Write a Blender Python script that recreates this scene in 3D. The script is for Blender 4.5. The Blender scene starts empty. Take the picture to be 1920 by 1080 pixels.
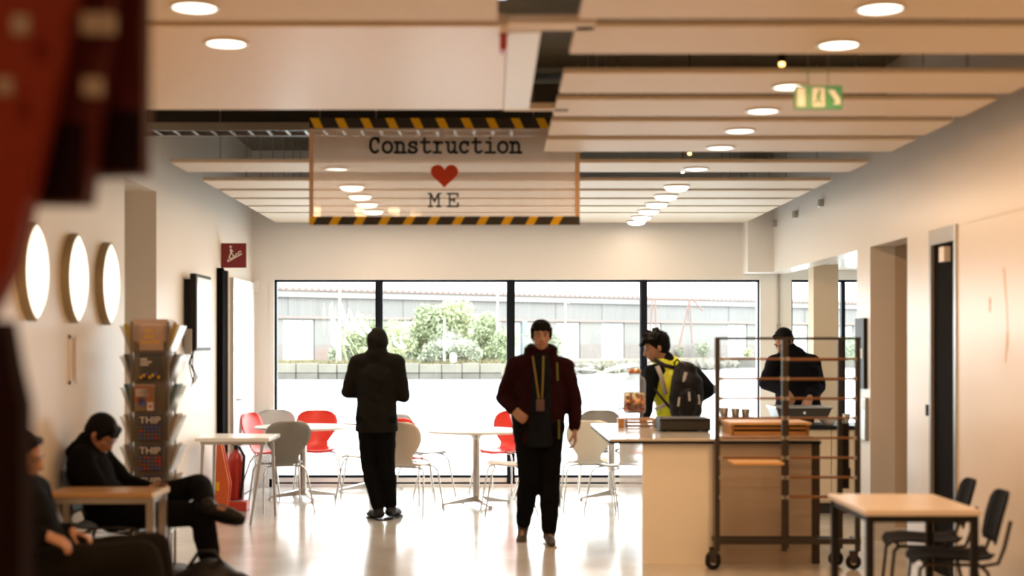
import bpy, bmesh, math, random
import numpy as np
from mathutils import Vector, Matrix, Euler
random.seed(7)
S = bpy.context.scene
COL = S.collection
PI = math.pi
EYE = 1.57
F = 2666.7

# ------------------------------------------------------------------ camera
cam_d = bpy.data.cameras.new('camera')
cam = bpy.data.objects.new('camera', cam_d); COL.objects.link(cam)
cam.location = (0, 0, EYE); cam.rotation_euler = (PI/2, 0, 0)
cam_d.lens = 50; cam_d.sensor_width = 36
cam_d.shift_x = 36/1920; cam_d.shift_y = 109/1920
cam_d.clip_start = 0.05; cam_d.clip_end = 2000
cam_d.dof.use_dof = True; cam_d.dof.focus_distance = 24.0; cam_d.dof.aperture_fstop = 1.45
S.camera = cam

# ------------------------------------------------------------------ world, light, exposure
W = bpy.data.worlds.new('world'); S.world = W; W.use_nodes = True
bg = W.node_tree.nodes['Background']
bg.inputs['Color'].default_value = (0.965, 0.985, 1.0, 1); bg.inputs['Strength'].default_value = 9.5
S.view_settings.view_transform = 'Standard'; S.view_settings.look = 'None'
S.view_settings.gamma = 1; S.view_settings.use_curve_mapping = False
S.view_settings.exposure = 0.0
S.cycles.max_bounces = 10; S.cycles.diffuse_bounces = 5; S.cycles.transparent_max_bounces = 24
S.cycles.sample_clamp_indirect = 6.0
S.cycles.use_denoising = True
LAMP_W = 10.0
LAMP_COL = (1.0, 0.54, 0.235)
WL, WR, FW, SLAB = -2.68, 3.06, 15.85, 3.75     # left wall, right wall, window wall, slab height
ZP = 2.936                                        # underside of the ceiling panels
WX0, WX1, WZ0, WZ1 = -2.44, 2.98, 0.03, 2.31      # big window opening
def portal(name, x0, x1, z0, z1, y):
    l = bpy.data.lights.new(name, 'AREA'); l.shape = 'RECTANGLE'; l.size = x1-x0; l.size_y = z1-z0
    l.cycles.is_portal = True
    o = bpy.data.objects.new(name, l); COL.objects.link(o)
    o.location = ((x0+x1)/2, y, (z0+z1)/2); o.rotation_euler = (-PI/2, 0, 0)
portal('window_portal', WX0, WX1, WZ0, WZ1, FW+0.3)
portal('side_window_portal', 3.32, 4.5, WZ0, WZ1, FW+0.3)

# ------------------------------------------------------------------ materials
MATS = {}
def mat(name, col, rough=0.6, metal=0.0, spec=0.5, noise=0.0, nscale=8.0, bump=0.0, emis=None, estr=0.0, stretch=None, coat=0.0):
    if name in MATS: return MATS[name]
    m = bpy.data.materials.new(name); m.use_nodes = True
    nt = m.node_tree; b = nt.nodes['Principled BSDF']
    b.inputs['Base Color'].default_value = (*col, 1); b.inputs['Roughness'].default_value = rough
    b.inputs['Metallic'].default_value = metal; b.inputs['Specular IOR Level'].default_value = spec
    b.inputs['Coat Weight'].default_value = coat
    if emis: b.inputs['Emission Color'].default_value = (*emis, 1); b.inputs['Emission Strength'].default_value = estr
    if noise or bump:
        tc = nt.nodes.new('ShaderNodeTexCoord'); mp = nt.nodes.new('ShaderNodeMapping')
        nt.links.new(tc.outputs['Object'], mp.inputs['Vector'])
        if stretch: mp.inputs['Scale'].default_value = stretch
        n = nt.nodes.new('ShaderNodeTexNoise'); n.inputs['Scale'].default_value = nscale; n.inputs['Detail'].default_value = 4
        nt.links.new(mp.outputs['Vector'], n.inputs['Vector'])
        if noise:
            mx = nt.nodes.new('ShaderNodeMix'); mx.data_type = 'RGBA'
            mx.inputs['A'].default_value = (*[c*(1-noise) for c in col], 1)
            mx.inputs['B'].default_value = (*[min(1, c*(1+noise)) for c in col], 1)
            nt.links.new(n.outputs['Fac'], mx.inputs['Factor']); nt.links.new(mx.outputs['Result'], b.inputs['Base Color'])
        if bump:
            bp = nt.nodes.new('ShaderNodeBump'); bp.inputs['Strength'].default_value = bump; bp.inputs['Distance'].default_value = 0.02
            nt.links.new(n.outputs['Fac'], bp.inputs['Height']); nt.links.new(bp.outputs['Normal'], b.inputs['Normal'])
    MATS[name] = m; return m
def glassy(name, tint, transp, rough=0.02, diff=None):
    """thin sheet: mostly transparent, some diffuse haze, fresnel reflection"""
    m = bpy.data.materials.new(name); m.use_nodes = True; nt = m.node_tree; nt.nodes.clear()
    out = nt.nodes.new('ShaderNodeOutputMaterial'); tr = nt.nodes.new('ShaderNodeBsdfTransparent'); tr.inputs[0].default_value = (*tint, 1)
    gl = nt.nodes.new('ShaderNodeBsdfGlossy'); gl.inputs['Roughness'].default_value = rough
    lw = nt.nodes.new('ShaderNodeLayerWeight'); lw.inputs['Blend'].default_value = .5; pw = nt.nodes.new('ShaderNodeMath'); pw.operation = 'POWER'; pw.inputs[1].default_value = 4; nt.links.new(lw.outputs['Facing'], pw.inputs[0]); fr = nt.nodes.new('ShaderNodeMath'); fr.operation = 'MULTIPLY_ADD'; fr.inputs[1].default_value = .6; fr.inputs[2].default_value = .035; nt.links.new(pw.outputs[0], fr.inputs[0])
    mix = nt.nodes.new('ShaderNodeMixShader'); nt.links.new(fr.outputs[0], mix.inputs[0]); nt.links.new(gl.outputs[0], mix.inputs[2])
    if diff:
        df = nt.nodes.new('ShaderNodeBsdfDiffuse'); df.inputs[0].default_value = (*diff, 1)
        tl = nt.nodes.new('ShaderNodeBsdfTranslucent'); tl.inputs[0].default_value = (*diff, 1)
        m1 = nt.nodes.new('ShaderNodeMixShader'); m1.inputs[0].default_value = 0.35
        nt.links.new(df.outputs[0], m1.inputs[1]); nt.links.new(tl.outputs[0], m1.inputs[2])
        m2 = nt.nodes.new('ShaderNodeMixShader'); m2.inputs[0].default_value = transp
        nt.links.new(m1.outputs[0], m2.inputs[1]); nt.links.new(tr.outputs[0], m2.inputs[2])
        nt.links.new(m2.outputs[0], mix.inputs[1])
    else: nt.links.new(tr.outputs[0], mix.inputs[1])
    nt.links.new(mix.outputs[0], out.inputs[0]); return m
def emit(name, col, s):
    m = bpy.data.materials.new(name); m.use_nodes = True; nt = m.node_tree; nt.nodes.clear()
    o = nt.nodes.new('ShaderNodeOutputMaterial'); e = nt.nodes.new('ShaderNodeEmission')
    e.inputs[0].default_value = (*col, 1); e.inputs[1].default_value = s; nt.links.new(e.outputs[0], o.inputs[0]); return m
m_wall = mat('wall_paint', (.80, .77, .72), .42, noise=.02, nscale=1.5)
m_wallR = mat('wall_paint_satin', (.78, .75, .71), .30, noise=.03, nscale=1.2)
m_farwall = mat('far_wall_paint', (.80, .795, .775), .6)
m_panel = mat('ceiling_panel_white', (.77, .69, .58), .55)
m_soffit = mat('soffit_white', (.82, .68, .51), .4)
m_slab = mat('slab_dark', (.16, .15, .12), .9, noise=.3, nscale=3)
m_dark = mat('void_dark', (.045, .043, .04), .8)
m_white = mat('white_lacquer', (.84, .83, .81), .25)
m_blackframe = mat('frame_black', (.005, .007, .014), .6, spec=.15)
m_chrome = mat('chrome', (.62, .60, .57), .22, 1.0)
m_steel = mat('brushed_steel', (.45, .43, .40), .38, 1.0)
m_darksteel = mat('dark_rack_steel', (.045, .038, .032), .5, .5)
m_black = mat('black_plastic', (.007, .007, .008), .5, spec=.25)
m_redpaint = mat('red_steel_paint', (.050, .0025, .0015), .6, spec=.15, noise=.2, nscale=3)
m_redbright = mat('red_orange_paint', (.135, .012, .003), .6, spec=.15, noise=.15, nscale=3)
m_maroon = mat('maroon_paint', (.007, .0006, .001), .8, spec=.1)
m_wood = mat('oak_wood', (.50, .25, .08), .42, noise=.25, nscale=6, stretch=(1, 8, 8))
m_woodbright = mat('pine_board', (.60, .35, .12), .5, noise=.15, nscale=6, stretch=(1, 8, 8))
m_lamp = emit('lamp_disc', (1.0, .90, .76), 6)
m_sconce = emit('sconce_opal', (1.0, .84, .66), 2.4)
m_matt = mat('matt_black', (.004, .004, .0045), .95, spec=.05)
m_chairblack = mat('chair_black', (.005, .005, .0055), .75, spec=.12)
m_glass = glassy('window_glass', (.97, .99, .98), 1)
m_banner = glassy('banner_film', (.96, .93, .88), .36, .05, (.88, .74, .62))

# floor: polished resin, faint long streaks and joints
def floor_mat():
    m = bpy.data.materials.new('polished_floor'); m.use_nodes = True; nt = m.node_tree; b = nt.nodes['Principled BSDF']
    tc = nt.nodes.new('ShaderNodeTexCoord'); mp = nt.nodes.new('ShaderNodeMapping'); nt.links.new(tc.outputs['Object'], mp.inputs['Vector'])
    n = nt.nodes.new('ShaderNodeTexNoise'); n.inputs['Scale'].default_value = 1.6; n.inputs['Detail'].default_value = 6
    nt.links.new(mp.outputs['Vector'], n.inputs['Vector'])
    r = nt.nodes.new('ShaderNodeValToRGB'); r.color_ramp.elements[0].color = (.46, .44, .40, 1); r.color_ramp.elements[1].color = (.60, .58, .545, 1)
    r.color_ramp.elements[0].position = .3; r.color_ramp.elements[1].position = .7
    nt.links.new(n.outputs['Fac'], r.inputs['Fac']); nt.links.new(r.outputs['Color'], b.inputs['Base Color'])
    mr = nt.nodes.new('ShaderNodeMapRange'); mr.inputs['To Min'].default_value = .12; mr.inputs['To Max'].default_value = .24
    nt.links.new(n.outputs['Fac'], mr.inputs['Value']); nt.links.new(mr.outputs['Result'], b.inputs['Roughness'])
    n2 = nt.nodes.new('ShaderNodeTexNoise'); n2.inputs['Scale'].default_value = 2.5; n2.inputs['Detail'].default_value = 3
    nt.links.new(mp.outputs['Vector'], n2.inputs['Vector'])
    bp = nt.nodes.new('ShaderNodeBump'); bp.inputs['Strength'].default_value = .06; bp.inputs['Distance'].default_value = .02
    nt.links.new(n2.outputs['Fac'], bp.inputs['Height']); nt.links.new(bp.outputs['Normal'], b.inputs['Normal'])
    b.inputs['Specular IOR Level'].default_value = .8
    return m
m_floor = floor_mat()

# ------------------------------------------------------------------ builders
class MB:
    """collects shapes (world or local coordinates) and links them as one mesh object"""
    def __init__(self, off=(0, 0, 0)): self.v = []; self.f = []; self.o = Vector(off); self.sm = set()
    def add(self, vs, fs, smooth=False):
        n = len(self.v); self.v += [Vector(v) for v in vs]
        for f in fs:
            if smooth: self.sm.add(len(self.f))
            self.f.append([i+n for i in f])
        return self
    def box(self, x0, x1, y0, y1, z0, z1):
        x0, x1 = min(x0, x1), max(x0, x1); y0, y1 = min(y0, y1), max(y0, y1); z0, z1 = min(z0, z1), max(z0, z1)
        return self.add([(x0,y0,z0),(x1,y0,z0),(x1,y1,z0),(x0,y1,z0),(x0,y0,z1),(x1,y0,z1),(x1,y1,z1),(x0,y1,z1)],
                        [(3,2,1,0),(4,5,6,7),(0,1,5,4),(1,2,6,5),(2,3,7,6),(3,0,4,7)])
    def bevbox(self, x0, x1, y0, y1, z0, z1, b=.01, seg=2):
        bm = bmesh.new(); r = bmesh.ops.create_cube(bm, size=1)
        for v in bm.verts: v.co = Vector(((x0+x1)/2+v.co.x*(x1-x0), (y0+y1)/2+v.co.y*(y1-y0), (z0+z1)/2+v.co.z*(z1-z0)))
        bmesh.ops.bevel(bm, geom=bm.edges[:], offset=b, segments=seg, affect='EDGES', profile=.5)
        bm.verts.index_update(); self.add([v.co.copy() for v in bm.verts], [[v.index for v in f.verts] for f in bm.faces]); bm.free(); return self
    def prism(self, pts, axis, a, b):
        """polygon pts in the two other axes, extruded along axis from a to b"""
        n = len(pts)
        def P(p, t):
            return {'x': (t, p[0], p[1]), 'y': (p[0], t, p[1]), 'z': (p[0], p[1], t)}[axis]
        vs = [P(p, a) for p in pts] + [P(p, b) for p in pts]
        return self.add(vs, [list(range(n))[::-1], list(range(n, 2*n))] + [(i, (i+1) % n, (i+1) % n+n, i+n) for i in range(n)])
    def tube(self, pts, r, seg=8, r2=None, caps=True):
        pts = [Vector(p) for p in pts]; n = len(pts); rings = []
        prev = None
        for i, p in enumerate(pts):
            if i == 0: d = pts[1]-p
            elif i == n-1: d = p-pts[i-1]
            else: d = (pts[i+1]-p).normalized()+(p-pts[i-1]).normalized()
            d.normalize()
            if prev is None:
                a = Vector((0, 0, 1)) if abs(d.z) < .9 else Vector((1, 0, 0)); u = d.cross(a).normalized()
            else: u = (prev - d*prev.dot(d)).normalized()
            prev = u; w = d.cross(u)
            rr = r if r2 is None else r+(r2-r)*i/(n-1)
            rings.append([p+(u*math.cos(2*PI*k/seg)+w*math.sin(2*PI*k/seg))*rr for k in range(seg)])
        vs = [v for rg in rings for v in rg]
        fs = [(i*seg+k, i*seg+(k+1) % seg, (i+1)*seg+(k+1) % seg, (i+1)*seg+k) for i in range(n-1) for k in range(seg)]
        self.add(vs, fs, True)
        if caps:
            self.add(rings[0], [list(range(seg))[::-1]]); self.add(rings[-1], [list(range(seg))])
        return self
    def lathe(self, prof, c=(0, 0, 0), axis='z', seg=24):
        c = Vector(c); rings = []
        for (r, t) in prof:
            rg = []
            for k in range(seg):
                a = 2*PI*k/seg; x, y = r*math.cos(a), r*math.sin(a)
                rg.append(c+Vector({'z': (x, y, t), 'x': (t, x, y), 'y': (x, t, y)}[axis]))
            rings.append(rg)
        vs = [v for rg in rings for v in rg]; n = len(prof)
        fs = [(i*seg+k, i*seg+(k+1) % seg, (i+1)*seg+(k+1) % seg, (i+1)*seg+k) for i in range(n-1) for k in range(seg)]
        self.add(vs, fs, True)
        if prof[0][0] > 1e-5: self.add(rings[0], [list(range(seg))[::-1]])
        if prof[-1][0] > 1e-5: self.add(rings[-1], [list(range(seg))])
        return self
    def build(self, name, m, parent=None, **props):
        me = bpy.data.meshes.new(name); me.from_pydata([tuple(v-self.o) for v in self.v], [], self.f); me.validate()
        if self.sm and len(me.polygons) == len(self.f):
            for i in self.sm: me.polygons[i].use_smooth = True
        bm = bmesh.new(); bm.from_mesh(me); bmesh.ops.recalc_face_normals(bm, faces=bm.faces[:]); bm.to_mesh(me); bm.free()
        me.materials.append(m); o = bpy.data.objects.new(name, me); COL.objects.link(o)
        if parent: o.parent = parent
        else: o.location = self.o
        for k, v in props.items(): o[k] = v
        return o
def thing(name, label, cat, loc=(0, 0, 0), rz=0, group=None):
    o = bpy.data.objects.new(name, None); COL.objects.link(o); o.location = loc; o.rotation_euler = (0, 0, rz)
    o.empty_display_size = .1; o['label'] = label; o['category'] = cat
    if group: o['group'] = group
    return o
def tag(o, label, cat, group=None):
    o['label'] = label; o['category'] = cat
    if group: o['group'] = group
    return o
def struct(o): o['kind'] = 'structure'; return o
def dup(root, loc, rz, label, group=None, swap=None):
    r = root.copy(); COL.objects.link(r); r.location = loc; r.rotation_euler = (0, 0, rz); r['label'] = label
    if group: r['group'] = group
    for ch in list(root.children):
        c = ch.copy(); COL.objects.link(c); c.parent = r
        if swap and c.name.split('.')[0] in swap:
            c.data = c.data.copy(); c.data.materials[0] = swap[c.name.split('.')[0]]
        for g in ch.children:
            d = g.copy(); COL.objects.link(d); d.parent = c
    return r
def child(parent, name, mesh, m=None):
    o = bpy.data.objects.new(name, mesh); COL.objects.link(o); o.parent = parent
    if m: mesh.materials.append(m)
    return o
def text_mesh(txt, size, loc, rot, m, name, parent=None, ext=.001, align='CENTER'):
    c = bpy.data.curves.new(name, 'FONT'); c.body = txt; c.size = size; c.extrude = ext; c.align_x = align; c.align_y = 'CENTER'
    t = bpy.data.objects.new('tmp', c); COL.objects.link(t); bpy.context.view_layer.update()
    me = bpy.data.meshes.new_from_object(t.evaluated_get(bpy.context.evaluated_depsgraph_get()))
    bpy.data.objects.remove(t); me.transform(Matrix.Translation(loc) @ Euler(rot).to_matrix().to_4x4())
    me.materials.clear(); me.materials.append(m); o = bpy.data.objects.new(name, me); COL.objects.link(o)
    if parent: o.parent = parent
    return o
ORD = ['first', 'second', 'third', 'fourth', 'fifth', 'sixth', 'seventh', 'eighth', 'ninth', 'tenth', 'eleventh', 'twelfth', 'thirteenth']

# ------------------------------------------------------------------ room shell
YB = -3.0
struct(MB().box(-4.2, 6.0, YB, FW+.3, -.15, 0).build('floor', m_floor))
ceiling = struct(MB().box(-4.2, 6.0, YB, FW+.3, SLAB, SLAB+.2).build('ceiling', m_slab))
# back wall behind the camera
struct(MB().box(-4.2, 6.0, YB-.2, YB, -.15, SLAB).build('wall_back', m_wall))
# far wall with window openings
w = MB()
w.box(-4.2, WX0, FW, FW+.28, 0, SLAB); w.box(WX0, 6.0, FW, FW+.28, WZ1, SLAB)
w.box(WX1, 3.33, FW, FW+.28, 0, WZ1); w.box(4.5, 6.0, FW, FW+.28, 0, WZ1)
w.box(WX0, WX1, FW, FW+.28, -.15, WZ0); w.box(3.33, 4.5, FW, FW+.28, -.15, WZ0)
struct(w.build('wall_far', m_farwall))
# left wall: recess at 10.35-11.33, doorway at 13.8-14.43
w = MB()
w.box(WL-.25, WL, YB, 10.35, 0, SLAB); w.box(WL-.25, WL, 10.35, 11.33, 2.8, SLAB)
w.box(WL-.25, WL, 11.33, 13.8, 0, SLAB); w.box(WL-.25, WL, 13.8, 14.43, 2.33, SLAB); w.box(WL-.25, WL, 14.43, FW, 0, SLAB)
struct(w.build('wall_left', m_wall))
m_tan = mat('recess_tan_paint', (.82, .68, .50), .6)
struct(MB().box(-4.2, WL-.25, 11.33, 11.53, 0, SLAB).build('wall_recess', m_tan))
struct(MB().box(-4.2, WL-.25, 10.1, 10.35, 0, SLAB).build('wall_recess_near', m_wall))
struct(MB().box(-4.2, -4.0, 10.35, 11.33, 0, SLAB).build('wall_recess_end', m_wall))
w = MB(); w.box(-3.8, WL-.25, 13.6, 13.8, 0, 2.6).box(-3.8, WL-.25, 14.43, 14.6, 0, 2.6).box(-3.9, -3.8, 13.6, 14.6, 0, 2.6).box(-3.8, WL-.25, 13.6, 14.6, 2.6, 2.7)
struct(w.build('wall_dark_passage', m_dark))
struct(MB().box(WL-.06, WL-.01, 13.80, 14.43, .01, 2.33).build('doorway_shade', m_matt))  # black sheet painting the darkness inside the open doorway, no leaf here
# door leaf folded back against the wall
d1 = struct(MB().box(WL, WL+.045, 14.46, 15.72, .01, 2.27).build('door_1', mat('gloss_door_white', (.90, .92, .94), .38, .55, spec=1.0)))
MB().box(WL, WL+.06, 13.80, 13.87, 0, 2.33).build('door_frame', m_matt, d1)
MB().tube([(WL+.045, 14.62, 1.02), (WL+.09, 14.62, 1.02), (WL+.09, 14.74, 1.02)], .01).build('door_handle', m_chrome, d1)

# right wall
HZ = 2.375
w = MB()
w.box(WR, WR+.2, YB, FW, HZ, SLAB)
w.box(WR, WR+.2, YB, 9.37, 0, HZ); w.box(WR, WR+.2, 9.94, 10.5, 0, HZ); w.box(WR, WR+.2, 11.53, 11.95, 0, HZ)
struct(w.build('wall_right', m_wallR))
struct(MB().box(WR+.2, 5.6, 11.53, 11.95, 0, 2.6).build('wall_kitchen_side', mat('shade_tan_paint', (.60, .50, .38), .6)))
struct(MB().box(WR+.2, 5.6, 9.6, 9.8, 0, 2.6).build('wall_corridor_near', m_wall))
struct(MB().box(5.5, 5.7, 9.6, FW, 0, 2.6).build('wall_kitchen_end', m_wall))
struct(MB().box(WR+.2, 5.7, 9.6, FW, 2.42, 2.6).build('ceiling_kitchen', m_white))
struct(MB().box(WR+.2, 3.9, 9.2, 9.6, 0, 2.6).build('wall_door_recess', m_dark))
struct(MB().box(WR+.03, WR+.2, 11.5, 11.53, 0, .1).box(WR+.2, 5.5, 11.51, 11.53, 0, .1).build('baseboard_kitchen', m_wallR))
# header joint line, door, handle
struct(MB().box(WR-.004, WR, YB, 9.2, 2.36, 2.372).build('trim_1', m_wall))
d2 = struct(MB().box(WR+.012, WR+.05, 9.41, 9.90, .01, 2.27).build('door_2', mat('door_matt_black', (.006, .006, .006), .9, spec=.08)))
MB().box(WR-.012, WR+.15, 9.37, 9.41, 0, HZ).build('door_frame', m_steel, d2)
MB().box(WR-.012, WR+.15, 9.90, 9.945, 0, HZ).box(WR-.012, WR+.15, 9.41, 9.90, 2.27, HZ).build('door_frame', mat('frame_grey', (.30, .29, .27), .35, .3), d2)
MB().box(WR-.03, WR+.012, 9.55, 9.66, 2.14, 2.24).build('door_closer', m_white, d2)
MB().bevbox(WR-.02, WR, 9.97, 10.0, 1.08, 1.16, .004).build('door_handle', m_black, d2)
# boxed corner of the far wall, kitchen column
struct(MB().box(2.78, WR, FW-.35, FW, HZ, 3.6).build('trim_2', m_farwall))
struct(MB().box(3.36, 3.62, 14.9, 15.15, 0, 2.42).build('wall_column', mat('column_tan', (.72, .60, .44), .6)))

# window 1-4 in the big opening, window 5 in the kitchen
xs = [WX0, (709-924)*FW/F, (957-924)*FW/F, (1207-924)*FW/F, WX1]
mw = [.02, .045, .055, .045, .02]
for i in range(4):
    a, b = xs[i]+(0 if i == 0 else mw[i]/2), xs[i+1]-(0 if i == 3 else mw[i+1]/2)
    fr = MB(); y0, y1 = FW+.05, FW+.12
    fr.box(a, a+.022, y0, y1, WZ0, WZ1); fr.box(b-.012, b, y0, y1, WZ0, WZ1)
    fr.box(a, b, y0, y1, WZ1-.022, WZ1); fr.box(a, b, y0, y1, WZ0+.0, WZ0+.018); fr.box(a, b, y0, y1, WZ0+.07, WZ0+.095)
    wn = struct(fr.build('window_%d' % (i+1), m_blackframe))
    MB().box(a+.022, b-.012, y0+.03, y0+.036, WZ0+.095, WZ1-.022).build('pane', m_glass, wn)
    MB().box(a+.022, b-.012, y0+.005, y0+.05, WZ0+.018, WZ0+.07).build('window_sill', m_white, wn)
for i in (1, 2, 3):
    struct(MB().box(xs[i]-mw[i]/2-.005, xs[i]+mw[i]/2+.005, FW+.02, FW+.14, WZ0, WZ1).build('trim_%d' % (i+2), m_blackframe))
struct(MB().box(WX0-.05, WX0, FW-.012, FW, 0, WZ1+.04).build('trim_6', m_white))
fr = MB(); a, b = 3.33, 4.5
for (p, q) in ((a, a+.02), (b-.02, b), (3.9, 3.94)): fr.box(p, q, FW+.05, FW+.12, WZ0, WZ1)
fr.box(a, b, FW+.05, FW+.12, WZ1-.025, WZ1); fr.box(a, b, FW+.05, FW+.12, WZ0, WZ0+.05)
wn = struct(fr.build('window_5', m_blackframe)); MB().box(a+.02, b-.02, FW+.08, FW+.086, WZ0+.05, WZ1-.025).build('pane', m_glass, wn)
struct(MB().box(WL, -2.46, FW-.012, FW, 0, .09).build('baseboard_far', m_white))

# ceiling panels (parts of the ceiling), lamps
def panel(x0, x1, y0, y1, name='ceiling_panel', t=.03, bev=True, m=None):
    b = MB(); b.bevbox(x0, x1, y0, y1, ZP, ZP+t, .004, 1); return b.build(name, m or m_panel, ceiling)
RX0, RX1, LX0 = .357, 2.80, -2.40
right_lamps = [5.74, 6.43, 7.47, 8.24, 9.0, 9.77]
full_lamps = [10.94, 12.1, 12.85, 13.57, 14.27, 14.95, 15.5]
for y in right_lamps:
    if y < 6: panel(RX0+.0, RX1+.2, y-.40, y+.20)
    else: panel(RX0, RX1, y-.35, y+.22)
for y in full_lamps: panel(LX0, RX1, y-.35, y+.22)
for y in [4.95, 4.2, 3.4, 2.6, 1.8, 1.0, .2, -.6, -1.4, -2.2]:
    panel(RX0, RX1+.2, y-.35, y+.33); panel(WL+.02, .02, y-.35, y+.33)
panel(WL+.02, .02, 5.25, 5.97); panel(WL+.02, .06, 6.08, 8.22, 'ceiling_soffit', .06, m=m_soffit)
panel(.062, .21, 6.2, 8.2, 'ceiling_soffit_strip', .05, m=mat('strip_white', (.88, .92, .97), .4))
panel(.06, .44, 6.02, 6.16, 'ceiling_cross_rail', .04); panel(.06, .44, 8.2, 8.27, 'ceiling_cross_rail', .04)
panel(WL+.02, .0, 5.1, 5.2)
# hangers of the panels, too small to pick apart
b = MB()
for y in right_lamps+full_lamps:
    for x in ([RX0+.3, RX1-.3]+([LX0+.3, -.9] if y > 10 else [])): b.tube([(x, y+.02, ZP+.03), (x, y+.02, SLAB)], .005, 5)
b.build('ceiling_hanger', m_steel, ceiling, kind='stuff')
# dark beam behind the soffit and cable tray, ducts in the void
MB().box(WL+.01, WR-.01, 11.0, 11.2, 3.30, 3.6).build('ceiling_beam', mat('beam_dark', (.07, .065, .05), .7), ceiling)
tray = thing('cable_tray', 'steel cable tray with dark cables crossing above the panels behind the wide soffit', 'cable tray', (WL+1.2, 10.7, 3.18))
o = (WL+1.2, 10.7, 3.18)
for yy in (10.55, 10.83): MB(o).box(WL+.02, .3, yy, yy+.02, 3.17, 3.23).build('side_rail', m_steel, tray)
b = MB(o)
for k in range(20): b.box(WL+.15+k*.14, WL+.17+k*.14, 10.57, 10.83, 3.175, 3.185)
b.build('rung', m_steel, tray, kind='stuff')
b = MB(o)
for k in range(4): b.tube([(WL+.02, 10.62+k*.055, 3.215+.004*k), (.3, 10.62+k*.055, 3.21)], .022)
b.build('cable', m_black, tray, kind='stuff')
for i, (y, x0, x1, z, r, lb) in enumerate(((6.9, 1.0, 3.0, 3.35, .13, 'silver round duct in the gap above the second ceiling panel on the right'),
        (11.5, -2.6, 3.0, 3.55, .12, 'grey round duct crossing the open gap above the full width panels'))):
    tag(MB((0, y, z)).tube([(x0, y, z), (x1, y, z)], r, 16).build('duct', mat('duct_grey', (.14, .13, .11), .6)), lb, 'duct')
# bright strip fitting in the void, red alarm, small spot lamps
f1 = thing('strip_light', 'bright strip light fitting in the ceiling slot at the top of the view', 'light', (.12, 5.75, 3.0))
o = (.12, 5.75, 3.0)
MB(o).box(.075, .19, 4.8, 5.75, 2.99, 3.06).build('housing', mat('fitting_cream', (.85, .8, .72), .4), f1)
MB(o).box(.01, .055, 5.2, 5.75, 2.975, 3.03).build('diffuser', emit('strip_diffuser', (.85, .92, 1), 3), f1)
al = thing('alarm_sounder', 'small red alarm sounder fixed at the edge of the wide soffit', 'alarm', (.045, 6.6, ZP-.03))
MB((.045, 6.6, ZP-.03)).bevbox(.03, .062, 6.2, 6.3, ZP-.075, ZP-.003, .006).build('body', mat('alarm_red', (.45, .05, .02), .4), al)
MB((.045, 6.6, ZP-.03)).box(.036, .056, 6.21, 6.29, ZP-.003, ZP).build('mount_plate', m_white, al)
for (x, y, z, lb, c) in (((1466-924)*6.95/F, 6.95, EYE+529*6.95/F, 'tiny amber spot lamp glowing in the dark gap above the third panel', (1, .5, .15)),
        ((1280-924)*11.5/F, 11.5, EYE+327*11.5/F, 'tiny white spot lamp in the gap before the brightest downlights', (1, .9, .85)),
        ((1293-924)*10.35/F, 10.35, EYE+361*10.35/F, 'tiny amber spot lamp in the dark gap beside the banner', (1, .5, .15)),
        ((649-924)*11.5/F, 11.5, EYE+330*11.5/F, 'tiny white spot lamp seen through the clear banner', (1, .85, .7))):
    t = thing('spot_lamp', lb, 'light', (x, y, z))
    MB((x, y, z)).lathe([(.0, -.012), (.012, -.008), (.014, 0), (.012, .006)], (x, y, z), seg=12).build('bulb', emit('spot_glow', c, 8), t)
    MB((x, y, z)).lathe([(.018, .006), (.02, .03), (.018, .06), (.004, .062), (.004, SLAB-z)], (x, y, z), seg=12).build('housing', m_black, t)

lamp_ring = MB().lathe([(.098, .0), (.102, -.006), (.086, -.010), (.084, -.002)], (0, 0, 0), seg=32)
lamp_disc = MB().lathe([(.0, -.012), (.045, -.010), (.086, -.003)], (0, 0, 0), seg=32)
l0 = thing('ceiling_light', '', 'ceiling light', (0, 0, 0), 0, 'round downlights in the ceiling panels')
lamp_ring.build('trim_ring', m_white, l0); lamp_disc.build('diffuser', m_lamp, l0)
def area(x, y, z, p=1.0, col=LAMP_COL, size=.17):
    l = bpy.data.lights.new('downlight_glow', 'AREA'); l.shape = 'DISK'; l.size = size; l.energy = LAMP_W*p; l.color = col
    a = bpy.data.objects.new('downlight_glow', l); COL.objects.link(a); a.location = (x, y, z)
l1 = thing('ceiling_light', '', 'ceiling light', (0, 0, 0), 0, 'round downlights in the ceiling panels')
MB().lathe([(.108, .0), (.114, -.004), (.114, -.012), (.106, -.014)], seg=32).build('trim_ring', m_white, l1)
MB().lathe([(.0, -.050), (.05, -.047), (.085, -.036), (.104, -.012)], seg=32).build('diffuser', m_lamp, l1)
first = True; first_dome = True
def lamp(x, y, lb, p=1.0):
    global first, first_dome
    if y > 14.5: p *= .4
    if y > 11.5:
        if first_dome: r = l1; first_dome = False; r.location = (x, y, ZP-.001); r['label'] = lb
        else: r = dup(l1, (x, y, ZP-.001), 0, lb)
    elif first: r = l0; first = False; r.location = (x, y, ZP-.001); r['label'] = lb
    else: r = dup(l0, (x, y, ZP-.001), 0, lb)
    area(x, y, ZP-(.02 if y < 11.5 else .055), p, LAMP_COL if y < 10.5 else (1.0, .70, .45))
for i, y in enumerate(right_lamps): lamp(1.145*1.366, y, 'round downlight in the short right hand panels, %s from the front of that row' % ORD[i], 1.3)
for i, y in enumerate(full_lamps): lamp(1.145*1.366, y, 'round downlight right of the banner in the full width panels, %s from the front' % ORD[i], 1.0 if i < 6 else .25)
for i, y in enumerate([5.72, 6.40]): lamp(-.878*1.366, y, 'round downlight in the wide left soffit, %s' % ['cut close to the top of the view', 'just below the dark joint'][i], 1.3)
for i, y in enumerate(full_lamps[:-1]): lamp(-.878*1.366, y, 'round downlight seen through the clear banner, %s from the front' % ORD[i], 1.0)
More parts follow.
